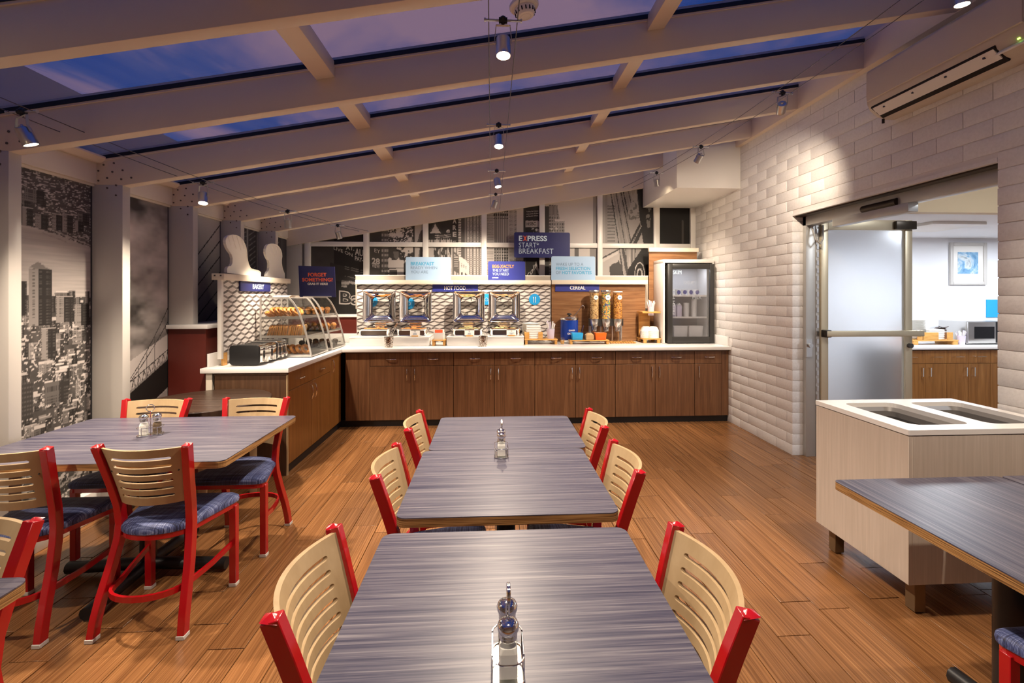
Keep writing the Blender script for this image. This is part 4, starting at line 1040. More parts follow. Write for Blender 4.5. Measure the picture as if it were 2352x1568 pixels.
G().box(2.128, 6.235, 2.128, 2.81, 6.30, 2.182).build('cap', 'cream', t, bevel=.002)
t = thing('panel_ledge', 'beige ledge running behind the tops of the signs', 'ledge')
G().box(-1.784, 6.292, 1.36, 2.13, 6.335, 1.795).build('board', 'ledge_beige', t, bevel=.002)
G().box(-1.79, 6.290, 1.795, 2.13, 6.34, 1.806).build('top_strip', 'white', t)
YS = 6.277
t = board('hanging_sign', 'pale blue sign reading BREAKFAST READY WHEN YOU ARE', front(YS), -1.13, 1.70, -.536, 2.045, 'paleblue', .006, .02)
text('BREAKFAST', 'cyan_ink', t, front(YS), -1.063, 1.935, height=.042, width=.305, bold=.022)
text('READY WHEN', 'slate_ink', t, front(YS), -1.063, 1.883, height=.038, width=.345, bold=-.006)
text('YOU ARE', 'slate_ink', t, front(YS), -1.063, 1.828, height=.038, width=.225, bold=-.006)
t = board('hanging_sign', 'small royal blue sign with orange EGG-XACTLY lettering', front(YS), -.045, 1.70, .45, 1.992, 'royal', .006, .02)
text('EGG-XACTLY', 'amber', t, front(YS), .012, 1.905, height=.040, width=.29, bold=.022)
text('THE START', 'ice_ink', t, front(YS), .012, 1.855, height=.036, width=.22, bold=-.006)
text('YOU NEED', 'ice_ink', t, front(YS), .012, 1.805, height=.036, width=.22, bold=-.006)
text('EXPRESS', 'white_ink', t, front(YS), .012, 1.765, height=.014, width=.08, bold=.02)
t = board('hanging_sign', 'pale blue sign reading WAKE UP TO A FRESH SELECTION', front(YS), .802, 1.70, 1.399, 2.062, 'paleblue', .006, .02)
text('WAKE UP TO A', 'slate_ink', t, front(YS), .865, 1.935, height=.042, width=.37, bold=-.006)
text('FRESH SELECTION', 'cyan_ink', t, front(YS), .865, 1.880, height=.040, width=.465, bold=.02)
text('OF', 'slate_ink', t, front(YS), .865, 1.824, height=.040, width=.065, bold=-.006)
text('HOT FAVORITES', 'cyan_ink', t, front(YS), .948, 1.824, height=.040, width=.40, bold=.02)
YE = 6.43
t = board('hanging_sign', 'large navy sign reading EXPRESS START BREAKFAST on the back wall', front(YE), .31, 2.055, 1.08, 2.403, 'navy', .008, .022)
x0 = .375
text('E', 'ice_ink', t, front(YE), x0, 2.285, height=.068, width=.047, bold=.03)
text('X', 'orange', t, front(YE), x0 + .056, 2.285, height=.068, width=.056, bold=.03)
text('PRESS', 'ice_ink', t, front(YE), x0 + .118, 2.285, height=.068, width=.27, bold=.03)
text('START*', 'ice_ink', t, front(YE), x0, 2.195, height=.066, width=.275, bold=-.007)
text('BREAKFAST', 'ice_ink', t, front(YE), x0, 2.11, height=.070, width=.475, bold=-.007)
G().box(.62, YE + .008, 2.20, .70, YB + .01, 2.26).build('bracket', 'navy', t)
t = board('hanging_sign', 'navy label board reading HOT FOOD under the cap strip', front(YPn - .012), -.774, 1.585, -.178, 1.684, 'royal', .006, .004)
text('HOT FOOD', 'white_ink', t, front(YPn - .012), -.62, 1.610, height=.048, width=.28, bold=.022)
t = board('hanging_sign', 'navy label board reading CEREAL on the wood panel', front(YPn - .012), .850, 1.590, 1.443, 1.686, 'royal', .006, .004)
text('CEREAL', 'white_ink', t, front(YPn - .012), 1.045, 1.617, height=.046, width=.21, bold=.022)
# round icons
def icon(label, x, z, glyph):
    t = thing('round_icon', label, 'sign', (x, YPn - .003, z))
    G().lathe([(.001, 0), (.074, 0), (.075, .003), (.073, .007), (.001, .008)], 40, axis=(0, -1, 0), cap=False).build('disc', 'skyblue', t, smooth=True)
    g = G(); f = lambda a, b: (a, -.0095, b)
    if glyph == 'fork':
        for s_ in (-1, 1): g.box(s_ * .012 - .003, -.010, -.04, s_ * .012 + .003, -.0085, .012)
        g.add([f(-.024, .036), f(-.02, .036), f(-.014, .018), f(-.012, .036), f(-.008, .036), f(-.009, .008), f(-.015, .008)], [(0, 1, 2, 3, 4, 5, 6)])
        g.add([f(.006, .036), f(.019, .036), f(.016, .01), f(.009, .01)], [(0, 1, 2, 3)])
    else: g.torus((0, -.0095, 0), .022, .0022, 20, 4, (0, 1, 0))
    g.build('symbol', 'white_ink', t)
icon('sky blue round icon with knife and fork beside the paper plates', .573, 1.483, 'fork')
icon('sky blue round icon half hidden between the right chafing dishes', -.066, 1.483, 'ring')
icon('sky blue round icon seen through the second chafing dish window', -1.08, 1.43, 'ring')
icon('sky blue round icon seen through the first chafing dish window', -1.56, 1.46, 'ring')

# bakery panel on the left leg
XB = -2.33
fb = facex(XB)
t = thing('backsplash_panel', 'cube patterned bakery panel along the left counter', 'panel')
G().box(XB - .022, 4.205, 1.036, XB, 5.52, 1.70).build('board', 'pat_white', t)
cube_print(4.235, 1.04, 5.515, 1.668, fb, t)
G().box(XB - .03, 4.196, .985, XB + .003, 4.232, 1.70).build('edge_trim', 'white', t, bevel=.002)
G().box(XB - .022, 4.24, WT + .001, XB - .002, 4.30, 1.036).build('support_leg', 'bamboo', t)
G().box(XB - .022, 5.40, WT + .001, XB - .002, 5.46, 1.036).build('support_leg', 'bamboo', t)
G().box(XB - .075, 4.19, 1.669, XB + .03, 5.535, 1.724).build('cap', 'cream', t, bevel=.002)
g = G()
for y in (4.1895,):
    for x in (-.055, -.005): g.box(XB + x, y - .001, 1.70, XB + x + .014, y + .001, 1.712)
g.build('cap_screws', 'dark_metal', t); 
t = board('hanging_sign', 'navy label board reading BAKERY on the cube panel', facex(XB + .016), 4.482, 1.575, 5.075, 1.668, 'navy', .012, .006)
text('BAKERY', 'ice_ink', t, facex(XB + .016), 4.705, 1.600, height=.044, width=.225, bold=.022)
XMt = -2.37
def mitt(label, P, lines):
    t = thing('cutout_display', label, 'display')
    P = [(a, b) for a, b in P]
    n = len(P); S = []
    for i in range(n):                       # one round of corner cutting
        a, b = P[i], P[(i + 1) % n]
        if abs(a[1] - 1.7245) < .003 and abs(b[1] - 1.7245) < .003: S += [a]; continue
        S += [(a[0] * .75 + b[0] * .25, a[1] * .75 + b[1] * .25), (a[0] * .25 + b[0] * .75, a[1] * .25 + b[1] * .75)]
    fx_ = facex(XMt)
    G().prism(S, 0, -.022, fn=fx_).build('board', 'white', t)
    G().tube([fx_(a, b, .001) for a, b in S], .0045, 6, True).build('raised_rim', 'white', t, smooth=True)
    for L_ in lines: G().tube([fx_(a, b, .001) for a, b in L_], .004, 6).build('finger_line', 'white', t, smooth=True)
    return t
zb_ = 1.7245
mitt('larger white hand shaped cut-out standing on the bakery panel',
     [(4.36, zb_), (4.36, 1.79), (4.446, 1.803), (4.455, 1.90), (4.372, 1.95), (4.333, 2.013), (4.354, 2.060), (4.432, 2.088), (4.535, 2.094), (4.619, 2.070), (4.683, 2.015), (4.702, 1.958), (4.707, 1.899), (4.750, 1.818), (4.798, 1.792), (4.974, 1.787), (4.974, zb_)],
     [[(4.385, 2.068), (4.43, 1.99)], [(4.445, 2.088), (4.515, 1.97)], [(4.52, 2.09), (4.60, 1.965)], [(4.60, 2.075), (4.655, 1.985)]])
mitt('smaller white hand shaped cut-out standing on the bakery panel',
     [(5.095, zb_), (5.115, 1.78), (5.163, 1.802), (5.173, 1.90), (5.095, 1.949), (5.076, 2.007), (5.115, 2.070), (5.223, 2.096), (5.347, 2.095), (5.433, 2.060), (5.477, 1.996), (5.455, 1.921), (5.477, 1.848), (5.52, 1.797), (5.533, 1.788), (5.533, zb_)],
     [[(5.14, 2.075), (5.20, 1.985)], [(5.22, 2.093), (5.30, 1.97)], [(5.31, 2.095), (5.385, 1.965)], [(5.39, 2.08), (5.435, 1.99)]])

# ================================================================= hot food
for i, (a, b) in enumerate(((-1.709, -.757), (-.545, .397))):
    t = thing('riser_box', 'low white riser under the ' + ('left' if i == 0 else 'right') + ' two chafing dishes', 'riser')
    G().box(a, 5.775, WT + .001, b, 6.20, 1.022).build('body', 'solid_top', t, bevel=.003)
    G().box(a - .004, 5.765, 1.0215, b + .004, 6.205, 1.034).build('top_board', 'solid_top', t, bevel=.003)
mat('smoked_steel', (.34, .30, .27), .18, 1)
def chafer(label, x, food):
    t = thing('chafing_dish', label, 'chafing dish', (x, 5.99, 1.0345)); t['group'] = 'chafing dishes along the hot food counter'
    o, i_ = rrect(-.185, -.175, .185, .165, .04), rrect(-.165, -.155, .165, .145, .035)
    G().loft([[(a * .93, b * .93, 0) for a, b in o], [(a * .97, b * .97, .012) for a, b in o], [(a, b, .075) for a, b in o], [(a * 1.03, b * 1.03, .085) for a, b in o], [(a * 1.03, b * 1.03, .095) for a, b in o], [(a, b, .095) for a, b in i_], [(a * .96, b * .96, .05) for a, b in i_]], 0, True, False).build('water_pan', 'mirror', t, smooth=True)
    G().prism(rrect(-.155, .018, .155, .070, .012), .1765, .180, fn=lambda a, b, c: (a, -c, b)).build('front_window', 'smoked_steel', t)
    G().tube([(-.165, -.182, .010), (.165, -.182, .010), (.172, -.182, .02)], .006, 6).build('front_rail', 'chrome', t, smooth=True)
    g = G()
    for _ in range(26): g.ball((random.uniform(-.13, .13), random.uniform(-.13, .12), .068 + random.uniform(0, .012)), random.uniform(.02, .032), 7, 5, (1, 1, .7))
    q = g.build('food', food, t, smooth=True); q['kind'] = 'stuff'
    for s in (-1, 1): G().tube([(s * .188, -.09, .07), (s * .214, -.085, .085), (s * .220, 0, .088), (s * .214, .085, .085), (s * .188, .09, .07)], .006, 8).build('side_handle', 'chrome', t, smooth=True)
    # hinge block and standing lid
    G().cyl((-.075, .155, .145), (.075, .155, .145), .014, n=14).cyl((-.085, .155, .118), (.085, .155, .118), .012, n=14).box(-.06, .148, .09, .06, .162, .15).build('hinge', 'chrome', t, smooth=True)
    L_ = Matrix.Translation((0, .10, .163)) @ Matrix.Rotation(R(-4), 4, 'X')
    g = G(L_); oo, wi = rrect(-.2, 0, .2, .395, .03, 6), rrect(-.108, .085, .108, .325, .05, 6)
    mid = [(a * .55 + c * .45, b * .55 + d * .45) for (a, b), (c, d) in zip(oo, wi)]
    P = lambda pl, y: [(a, y, b) for a, b in pl]
    g.loft([P(oo, -.002), P(oo, .012), P([((a) * .965, (b - .2) * .965 + .2) for a, b in oo], .020), P(mid, .062), P(wi, .084), P(wi, .088)], 0, False, False)
    lid = g.build('lid', 'mirror', t, smooth=True)
    G(L_).tube(P(oo, 0), .005, 6, True).build('lid_rim', 'chrome', lid, smooth=True)
    G(L_).tube(P(wi, .084), .005, 6, True).build('window_gasket', 'black', lid, smooth=True)
    G(L_).prism(wi, .0845, .088, fn=lambda a, b, c: (a, c, b)).build('lid_window', 'glass', lid)
    G(L_).tube([(-.06, .05, .395), (-.05, .06, .42), (0, .06, .428), (.05, .06, .42), (.06, .05, .395)], .005, 8).build('lid_handle', 'chrome', lid, smooth=True)
    g = G(L_)
    g.cyl((0, .080, .2), (0, .092, .2), .008, n=10); g.build('steam_knob', 'dark_metal', lid)
    return t
chafer('first chafing dish from the left with a brightly lit lid', -1.432, 'muffin')
chafer('second chafing dish from the left with a dark lid corner', -.975, 'crust')
chafer('third chafing dish from the left with yellow egg reflected in its lid', -.293, 'crumb')
chafer('fourth chafing dish from the left next to the paper plates', .168, 'crumb')
mat('egg_yellow', (.80, .45, .03), .5)
def card(label, x, lines):
    t = thing('label_card', label, 'label', (x, 5.782, 1.035))
    G().obox((0, .006, .042), (.118, .002, .064), (R(-10), 0, 0)).build('card', 'paper', t)
    G().box(-.04, -.008, 0, .04, .018, .014).build('wood_block', 'bamboo', t)
    f = lambda a, b, c: (a, -.006 + (b - .01) * .17 - .003 - c, b)
    G().torus((0, .0075, .062), .008, .0008, 14, 4, (0, 1, 0)).build('symbol', 'ink', t)
    for i, w_ in enumerate(lines): G().add([f(-w_ / 2, .036 - i * .011, .0), f(w_ / 2, .036 - i * .011, 0), f(w_ / 2, .042 - i * .011, 0), f(-w_ / 2, .042 - i * .011, 0)], [(0, 1, 2, 3)]).build('print_line', 'slate_ink', t)
card('white label card on the second chafing dish', -.93, (.042, .05))
card('white label card on the third chafing dish', -.27, (.035, .045))
card('white label card on the fourth chafing dish', .245, (.065, .03))
def tong_cup(label, x, y, lean):
    t = thing('utensil_cup', label, 'cup', (x, y, WT + .001))
    G().lathe([(.001, 0), (.045, 0), (.050, .06), (.055, .125), (.052, .125), (.047, .06), (.042, .006), (.001, .006)], 28, cap=False).build('cup', 'hammered', t, smooth=True)
    u = thing('serving_tongs', 'steel tongs standing in the ' + label.split(' with')[0], 'tongs', (x, y, WT + .012))
    for s in (-1, 1): G().bar([(s * .006 - .02, s * .004, 0), (.03 + s * .012, .005 * s, .14), (lean + s * .006, .0, .275)], .016, .003, (0, 1, 0)).build('arm', 'chrome', u, smooth=True)
    G().ball((lean, 0, .278), .011, 8, 6).build('pivot', 'chrome', u, smooth=True)
tong_cup('hammered metal cup in front of the left riser with tongs', -1.212, 5.640, .095)
tong_cup('hammered metal cup in front of the right riser with tongs', -.10, 5.685, .095)
def stand(name, label, x, y, w_, d, h_, legw=.03):
    t = thing(name, label, 'stand', (x, y, WT + .001))
    G().box(-w_ / 2, -d / 2, h_ - .014, w_ / 2, d / 2, h_).build('shelf', 'bamboo', t, bevel=.002)
    for sx in (-1, 1): G().box(sx * (w_ / 2 - legw / 2 - .006) - legw / 2, -d / 2 + .006, 0, sx * (w_ / 2 - legw / 2 - .006) + legw / 2, d / 2 - .006, h_ - .014).build('leg', 'bamboo', t, bevel=.002)
    return t
stand('bamboo_stand', 'small bamboo stand between the two white risers', -.642, 5.855, .17, .15, .072)
t = thing('packet_box', 'white box of tea packets on the small bamboo stand', 'box', (-.642, 5.845, WT + .0735))
G().loft([[(a * .9, b * .9, 0) for a, b in rrect(-.068, -.05, .068, .05, .01)], [(a, b, .085) for a, b in rrect(-.068, -.05, .068, .05, .01)], [(a * .95, b * .95, .085) for a, b in rrect(-.068, -.05, .068, .05, .01)], [(a * .85, b * .85, .01) for a, b in rrect(-.068, -.05, .068, .05, .01)]], 0, True, True).build('box', 'paper', t)
for i in range(5):
    o = thing('tea_packet', 'paper packet in the white box, ' + ('front', 'second', 'middle', 'fourth', 'rear')[i] + ' one', 'packet', (-.642 + random.uniform(-.01, .01), 5.815 + i * .016, WT + .09), 0)
    G().obox((0, 0, .055), (.095, .003, .10), (R(-12), R(random.uniform(-9, 9)), 0)).build('envelope', ('orange' if i == 0 else 'paper'), o)
# ================================================================= plates, cutlery, oatmeal, cereal
W1 = WT + .001
stand('bamboo_stand', 'bamboo stand carrying the paper plates and cutlery cup', .623, 5.985, .416, .24, .066)
t = thing('napkin_holder', 'bamboo holder in front of the paper plates', 'holder', (.53, 5.955, W1 + .067))
for sx in (-1, 1): G().box(sx * .085 - .028, -.085, 0, sx * .085 + .028, -.070, .085).box(sx * .105 - .008, -.070, 0, sx * .105 + .008, .07, .085).build('side_bracket', 'bamboo', t, bevel=.002)
t = thing('napkin_stack', 'white folded napkins in the bamboo holder', 'napkins', (.53, 5.955, W1 + .067))
for i in range(6): G().box(-.09 + random.uniform(-.004, .004), -.066, i * .028, .09 + random.uniform(-.004, .004), .062, i * .028 + .026).build('napkin', 'paper', t, bevel=.006)
pmesh = G().lathe([(.001, 0), (.075, 0), (.115, .012), (.116, .015), (.074, .004), (.001, .004)], 32, cap=False).mesh('paper_plate', 'foam', smooth=True)
for i in range(19):
    o = link('paper_plate', pmesh, None, (.512, 6.065 + .0005 * (i % 3), W1 + .067 + i * .0098))
    o['category'] = 'plate'; o['group'] = 'stack of paper plates on the bamboo stand'
    o['label'] = 'topmost white paper plate of the stack behind the napkins' if i == 18 else 'white paper plate within the stack behind the napkins'
def cutlery_cup(label, x, y, z, h_=.125, r_=.052, n=9, up=.06):
    t = thing('cutlery_cup', label, 'cup', (x, y, z))
    G().lathe([(.001, 0), (r_ * .8, 0), (r_, h_), (r_ * .94, h_), (r_ * .75, .006), (.001, .006)], 24, cap=False).build('cup', 'lilac_plastic', t, smooth=True)
    for i in range(n):
        a = 2 * math.pi * i / n; q = r_ * .55
        o = thing('wrapped_cutlery', 'white wrapped cutlery in the ' + label, 'cutlery', (x + q * math.cos(a) * .6, y + q * math.sin(a) * .6, z + .012)); o['group'] = 'cutlery in the ' + label
        lx, ly = .035 * math.cos(a + .4), .03 * math.sin(a + .4); hh = h_ + up + random.uniform(-.02, .03)
        G().bar([(0, 0, 0), (lx * .5, ly * .5, hh * .55), (lx * 1.1, ly * 1.1, hh)], .020, .006, (math.sin(a), -math.cos(a), 0)).build('sleeve', 'lilac_plastic' if i % 3 == 0 else 'paper', o)
    return t
cutlery_cup('plastic cup beside the paper plates', .752, 5.945, W1 + .067)
# oatmeal warmer
t = thing('soup_warmer', 'blue oatmeal warmer pot with chrome lid', 'warmer', (1.018, 6.118, W1))
G().lathe([(.001, 0), (.10, 0), (.104, .006), (.104, .05)], 36, cap=False).build('base_ring', 'chrome', t, smooth=True)
G().lathe([(.112, .04), (.116, .045), (.116, .295), (.112, .30), (.10, .30)], 40, cap=False).build('body', 'blue_enamel', t, smooth=True)
G().lathe([(.119, .295), (.121, .305), (.121, .325), (.112, .333), (.06, .345), (.02, .35), (.001, .35)], 40, cap=False).build('lid', 'chrome', t, smooth=True)
G().cyl((0, 0, .345), (0, 0, .362), .012, n=12).ball((0, 0, .37), .026, 14, 8, (1.3, 1, .55)).build('knob', 'black', t, smooth=True)
def wrap(r_): return lambda a, b, c: (r_ * math.sin(a / r_), -r_ * math.cos(a / r_) - c, b)
text('QUAKER', 'white_ink', t, wrap(.1165), .018, .155, height=.018, width=.085, bold=.03, align='C')
text('OATMEAL', 'white_ink', t, wrap(.1165), .015, .112, height=.022, width=.115, bold=.03, align='C')
t = thing('ladle', 'thin steel ladle leaning out of the oatmeal pot', 'ladle', (1.018, 6.118, W1))
G().tube([(.05, -.03, .335), (.12, -.01, .41), (.165, 0, .475), (.18, 0, .485), (.195, 0, .475), (.203, 0, .44)], .004, 8).build('handle', 'chrome', t, smooth=True)
# condiment tray
stand('bamboo_stand', 'long low bamboo stand with the blue and orange tubs', 1.235, 5.925, .505, .13, .052)
def tub(name, label, x, w_, h_, mt, y=5.925, fill=None):
    t = thing(name, label, 'tub', (x, y, W1 + .053)); d = .10
    o = rrect(-w_ / 2, -d / 2, w_ / 2, d / 2, .010)
    G().loft([[(a * .88, b * .88, 0) for a, b in o], [(a, b, h_) for a, b in o], [(a * .95, b * .93, h_) for a, b in o], [(a * .86, b * .84, h_ * .7) for a, b in o]], 0, True, True).build('body', mt, t, bevel=.0015)
    if fill: G().prism([(a * .86, b * .84) for a, b in o], h_ * .7, h_ * .85).build('contents', fill, t)
    return t
tub('condiment_tub', 'sky blue square tub on the bamboo stand', 1.085, .145, .088, 'blue_tub', fill='paper')
tub('condiment_tub', 'orange square tub on the bamboo stand', 1.383, .150, .088, 'orange_tub', fill='choc')
t = thing('sugar_jar', 'clear square jar of brown sugar between the two tubs', 'jar', (1.243, 5.925, W1 + .053))
o_ = rrect(-.058, -.05, .058, .05, .012)
G().loft([[(a * .9, b * .9, 0) for a, b in o_], [(a, b, .098) for a, b in o_]], 0, True, False).build('jar', 'case_glass', t)
G().loft([[(a * .86, b * .86, .003) for a, b in o_], [(a * .92, b * .92, .06) for a, b in o_], [(a * .4, b * .4, .085) for a, b in o_]]).build('sugar', 'brown_sugar', t, smooth=True)
t = thing('serving_spoon', 'steel spoon standing in the sky blue tub', 'spoon', (1.12, 5.925, W1 + .08))
G().bar([(0, 0, 0), (.035, 0, .09), (.052, 0, .155)], .014, .003, (0, 1, 0)).build('handle', 'chrome', t)
t = thing('serving_spoon', 'steel tongs standing in the brown sugar jar', 'tongs', (1.26, 5.925, W1 + .10))
G().bar([(0, 0, 0), (.03, 0, .08), (.05, 0, .135)], .018, .003, (0, 1, 0)).build('handle', 'dark_metal', t)
t = thing('serving_spoon', 'steel scoop leaning in front of the second cereal tube', 'scoop', (1.43, 5.925, W1 + .10))
G().bar([(0, 0, 0), (.03, 0, .06), (.075, 0, .14)], .018, .003, (0, 1, 0)).build('handle', 'chrome', t)
t = thing('glass_cup', 'small clear cup with an amber filling beside the oatmeal pot', 'cup', (.895, 5.90, W1))
G().lathe([(.001, 0), (.024, 0), (.030, .085), (.028, .085), (.023, .004), (.001, .004)], 20, cap=False).build('cup', 'case_glass', t, smooth=True)
G().lathe([(.001, .005), (.0225, .005), (.0255, .045), (.001, .046)], 18, cap=False).build('filling', 'bamboo', t, smooth=True)
# cereal dispenser
t = thing('cereal_dispenser', 'triple cereal dispenser with three clear tubes on a steel stand', 'dispenser', (1.50, 6.12, W1))
for s, y in ((-.205, .0), (.205, 0)):
    G().tube([(s, -.02, .01), (s, -.02, .31), (s, .05, .31), (s, .05, .01)], .010, 8).build('stand_frame', 'steel', t, smooth=True)
G().tube([(-.07, -.02, .01), (-.07, -.02, .31)], .009, 8).build('stand_frame', 'steel', t, smooth=True)
G().tube([(.085, -.02, .01), (.085, -.02, .31)], .009, 8).build('stand_frame', 'steel', t, smooth=True)
G().box(-.235, -.09, .308, .235, .07, .316).build('top_plate', 'glass', t)
G().box(-.23, -.03, .215, .23, -.018, .31).build('back_plate', 'dark_metal', t)
cer = ('cereal_oat', 'cereal_fruit', 'cereal_bran')
for i, dx in enumerate((-.157, 0, .155)):
    tb = G().lathe([(.061, .318), (.061, .655), (.0595, .655), (.0595, .318)], 32, (dx, -.025, 0), cap=False).build('tube', 'case_glass', t, smooth=True)
    G().lathe([(.001, .31), (.0575, .31), (.0575, .645), (.001, .646)], 32, (dx, -.025, 0), cap=False).build('cereal', cer[i], tb, smooth=True)
    G().lathe([(.0635, .655), (.0645, .66), (.0645, .675 - .012 * (i == 2)), (.06, .682 - .012 * (i == 2)), (.001, .684 - .012 * (i == 2))], 32, (dx, -.025, 0), cap=False).build('cap', 'steel' if i < 2 else 'plastic_white', tb, smooth=True)
    G().lathe([(.001, 0), (.030 + .004 * (i == 1), 0), (.030 + .004 * (i == 1), .003), (.001, .003)], 24, (dx + .012, -.0862, .588), axis=(0, -1, 0), cap=False).build('sticker', 'paper', tb)
    G().box(dx - .002, -.0900, .583, dx + .026, -.0893, .593).build('sticker_mark', 'slate_ink', tb)
    G().lathe([(.061, .308), (.062, .30), (.055, .23), (.034, .20), (.036, .15), (.030, .145)], 28, (dx, -.025, 0), cap=False).build('funnel', 'steel', t, smooth=True)
    h = G().cyl((dx, -.055, .185), (dx, -.085, .185), .017, n=14).bar([(dx - .035, -.085, .145), (dx, -.088, .185), (dx + .035, -.085, .225)], .014, .008, (0, 1, 0)).build('turn_handle', 'chrome', t, smooth=True)
t = thing('bamboo_mat', 'slatted bamboo drip mat below the cereal dispenser', 'mat', (1.685, 6.01, W1))
for s in (-1, 1): G().box(-.17, s * .06 - .006, 0, .17, s * .06 + .006, .012).build('rail', 'bamboo', t)
for i in range(10): G().box(-.168 + i * .034, -.08, .012, -.150 + i * .034, .08, .020).build('slat', 'bamboo', t)
# tiered stand with bowls
t = thing('bamboo_stand', 'tall bamboo stand with a cup ring above the foam bowls', 'stand', (2.062, 6.08, W1))
G().box(-.115, -.13, .045, .125, .13, .060).build('base_shelf', 'bamboo', t, bevel=.002)
for sx, sy in ((-.085, -.11), (.095, -.11), (-.085, .11), (.095, .11)): G().box(sx - .02, sy - .018, 0, sx + .02, sy + .018, .045).build('foot', 'bamboo', t, bevel=.002)
G().box(-.10, .09, .06, .05, .105, .40).build('back_board', 'bamboo', t, bevel=.002)
g = G(); ring_plate(g, rrect(-.115, -.11, .125, .13, .004, 2), [[(.03 + .048 * math.cos(R(a)), -.01 + .048 * math.sin(R(a))) for a in range(0, 360, 15)]], .385, .405)
g.build('ring_shelf', 'bamboo', t)
cutlery_cup('plastic cup in the ring of the tall bamboo stand', 2.092, 6.07, W1 + .352, .115, .046, 9, .05)
bm_ = G().lathe([(.072, 0), (.074, .004), (.055, .045), (.042, .060), (.001, .061)], 28, cap=False).mesh('foam_bowl', 'foam', smooth=True)
for si, (bx, by, n) in enumerate(((2.025, 6.07, 8), (2.105, 6.02, 8))):
    for i in range(n):
        o = link('foam_bowl', bm_, None, (bx, by, W1 + .061 + i * .0125)); o['category'] = 'bowl'; o['group'] = 'upturned foam bowls on the tall bamboo stand'
        o['label'] = ('rear' if si == 0 else 'front') + ' pile of foam bowls, ' + ('topmost white bowl' if i == n - 1 else 'a white bowl below the top')

# ================================================================= fridge in its white surround
t = thing('fridge_surround', 'white box built around the counter fridge', 'cabinet', (0, 0, 0))
G().box(2.195, 5.905, W1, 2.218, 6.26, 1.955).build('side_panel', 'white', t, bevel=.002)
G().box(2.845, 5.905, W1, 2.862, 6.26, 1.955).build('side_panel', 'white', t, bevel=.002)
G().box(2.195, 5.905, 1.956, 2.862, 6.26, 2.0).build('top_panel', 'white', t, bevel=.002)
mat('faint_print', (.33, .35, .38), .5); mat('fridge_in', (.42, .42, .42), .5); mat('fridge_frame', (.030, .029, .028), .3)
t = thing('fridge', 'black counter fridge with glass door full of yogurt and tubs', 'fridge', (2.53, 5.92, W1 + .012))
G().box(-.275, 0, .0, -.255, .325, 1.0).box(.255, 0, 0, .275, .325, 1.0).box(-.255, 0, .98, .255, .325, 1.0).box(-.255, 0, 0, .255, .325, .03).box(-.255, .305, .03, .255, .325, .98).build('cabinet', 'black', t)
G().box(-.254, .295, .031, .254, .304, .979).box(-.254, .01, .031, -.248, .295, .979).box(.248, .01, .031, .254, .295, .979).build('liner', 'fridge_in', t)
G().box(-.05, .03, .965, .05, .06, .979).build('added_lamp_box', 'plastic_white', t)  # lamp body and area light added to brighten the fridge interior
ld = bpy.data.lights.new('fridge_fill', 'AREA'); ld.energy = 2.2; ld.shape = 'RECTANGLE'; ld.size = .35; ld.size_y = .03; ld.color = (.95, .96, 1)
link('fridge_fill_light', ld, t, (0, .05, .962))
dr = G().box(-.285, -.052, -.005, -.225, -.012, 1.005).box(.262, -.052, -.005, .32, -.012, 1.005).box(-.225, -.052, .94, .262, -.012, 1.005).box(-.225, -.052, -.005, .262, -.012, .075).build('door', 'fridge_frame', t, bevel=.004)
G().box(-.226, -.036, .074, .263, -.030, .941).build('door_pane', 'fridge_glass', dr)
G().box(-.282, -.010, .01, -.262, .0, .99).build('door_seal', 'alu', dr)
text('SKIM', 'ice_ink', dr, front(-.037), -.215, .875, height=.05, width=.11, bold=-.006)
text('FRESH MILK', 'faint_print', dr, lambda a, b, c: (-.19 - b, -.037 - c, .36 + a), 0, 0, height=.032, width=.34, bold=-.006)
text('YOGURT', 'faint_print', dr, front(-.037), -.09, .745, height=.04, width=.17, bold=-.006)
text('MILK', 'faint_print', dr, front(-.037), .04, .555, height=.045, width=.12, bold=-.006)
for z in (.32, .60):
    sh = G().box(-.245, .02, z - .004, .245, .29, z).build('wire_shelf', 'steel', t)
    G().box(-.245, .008, z - .012, .245, .02, z + .010).build('shelf_edge', 'plastic_white', sh)
for x in (-.28, .28): G().cyl((x * .9, .02, -.012), (x * .9, .02, .001), .015, n=10).build('foot', 'black', t)
# fridge contents: things of their own
FX, FY, FZ = 2.53, 5.92, W1 + .012
ym = G().lathe([(.001, 0), (.026, 0), (.034, .068), (.036, .07), (.036, .074), (.001, .074)], 20, cap=False).mesh('yogurt_cup', 'paper', smooth=True)
lm = G().lathe([(.001, 0), (.024, 0), (.026, .002), (.001, .003)], 20, axis=(0, -1, 0), cap=False).mesh('lid_disc', 'royal')
for i in range(4):
    o = thing('yogurt_cup', ('first', 'second', 'third', 'fourth')[i] + ' yogurt cup with blue round print on the top fridge shelf', 'cup', (FX - .115 + i * .082, FY + .06, FZ + .604))
    link('cup', ym, o); link('print', lm, o, (0, -.034, .04))
pt_ = G().lathe([(.001, 0), (.030, 0), (.036, .085), (.001, .088)], 18, cap=False).mesh('stacked_cup', 'paper', smooth=True)
for j, (x, n) in enumerate(((.015, 3), (.12, 4))):
    for i in range(n):
        o = link('stacked_cup', pt_, None, (FX + x, FY + .10, FZ + .324 + i * .048)); o['category'] = 'cup'; o['group'] = 'patterned cups on the middle fridge shelf'
        o['label'] = ('left' if j == 0 else 'right') + ' pile of printed cups inside the fridge, ' + ('top one' if i == n - 1 else 'one below the top')
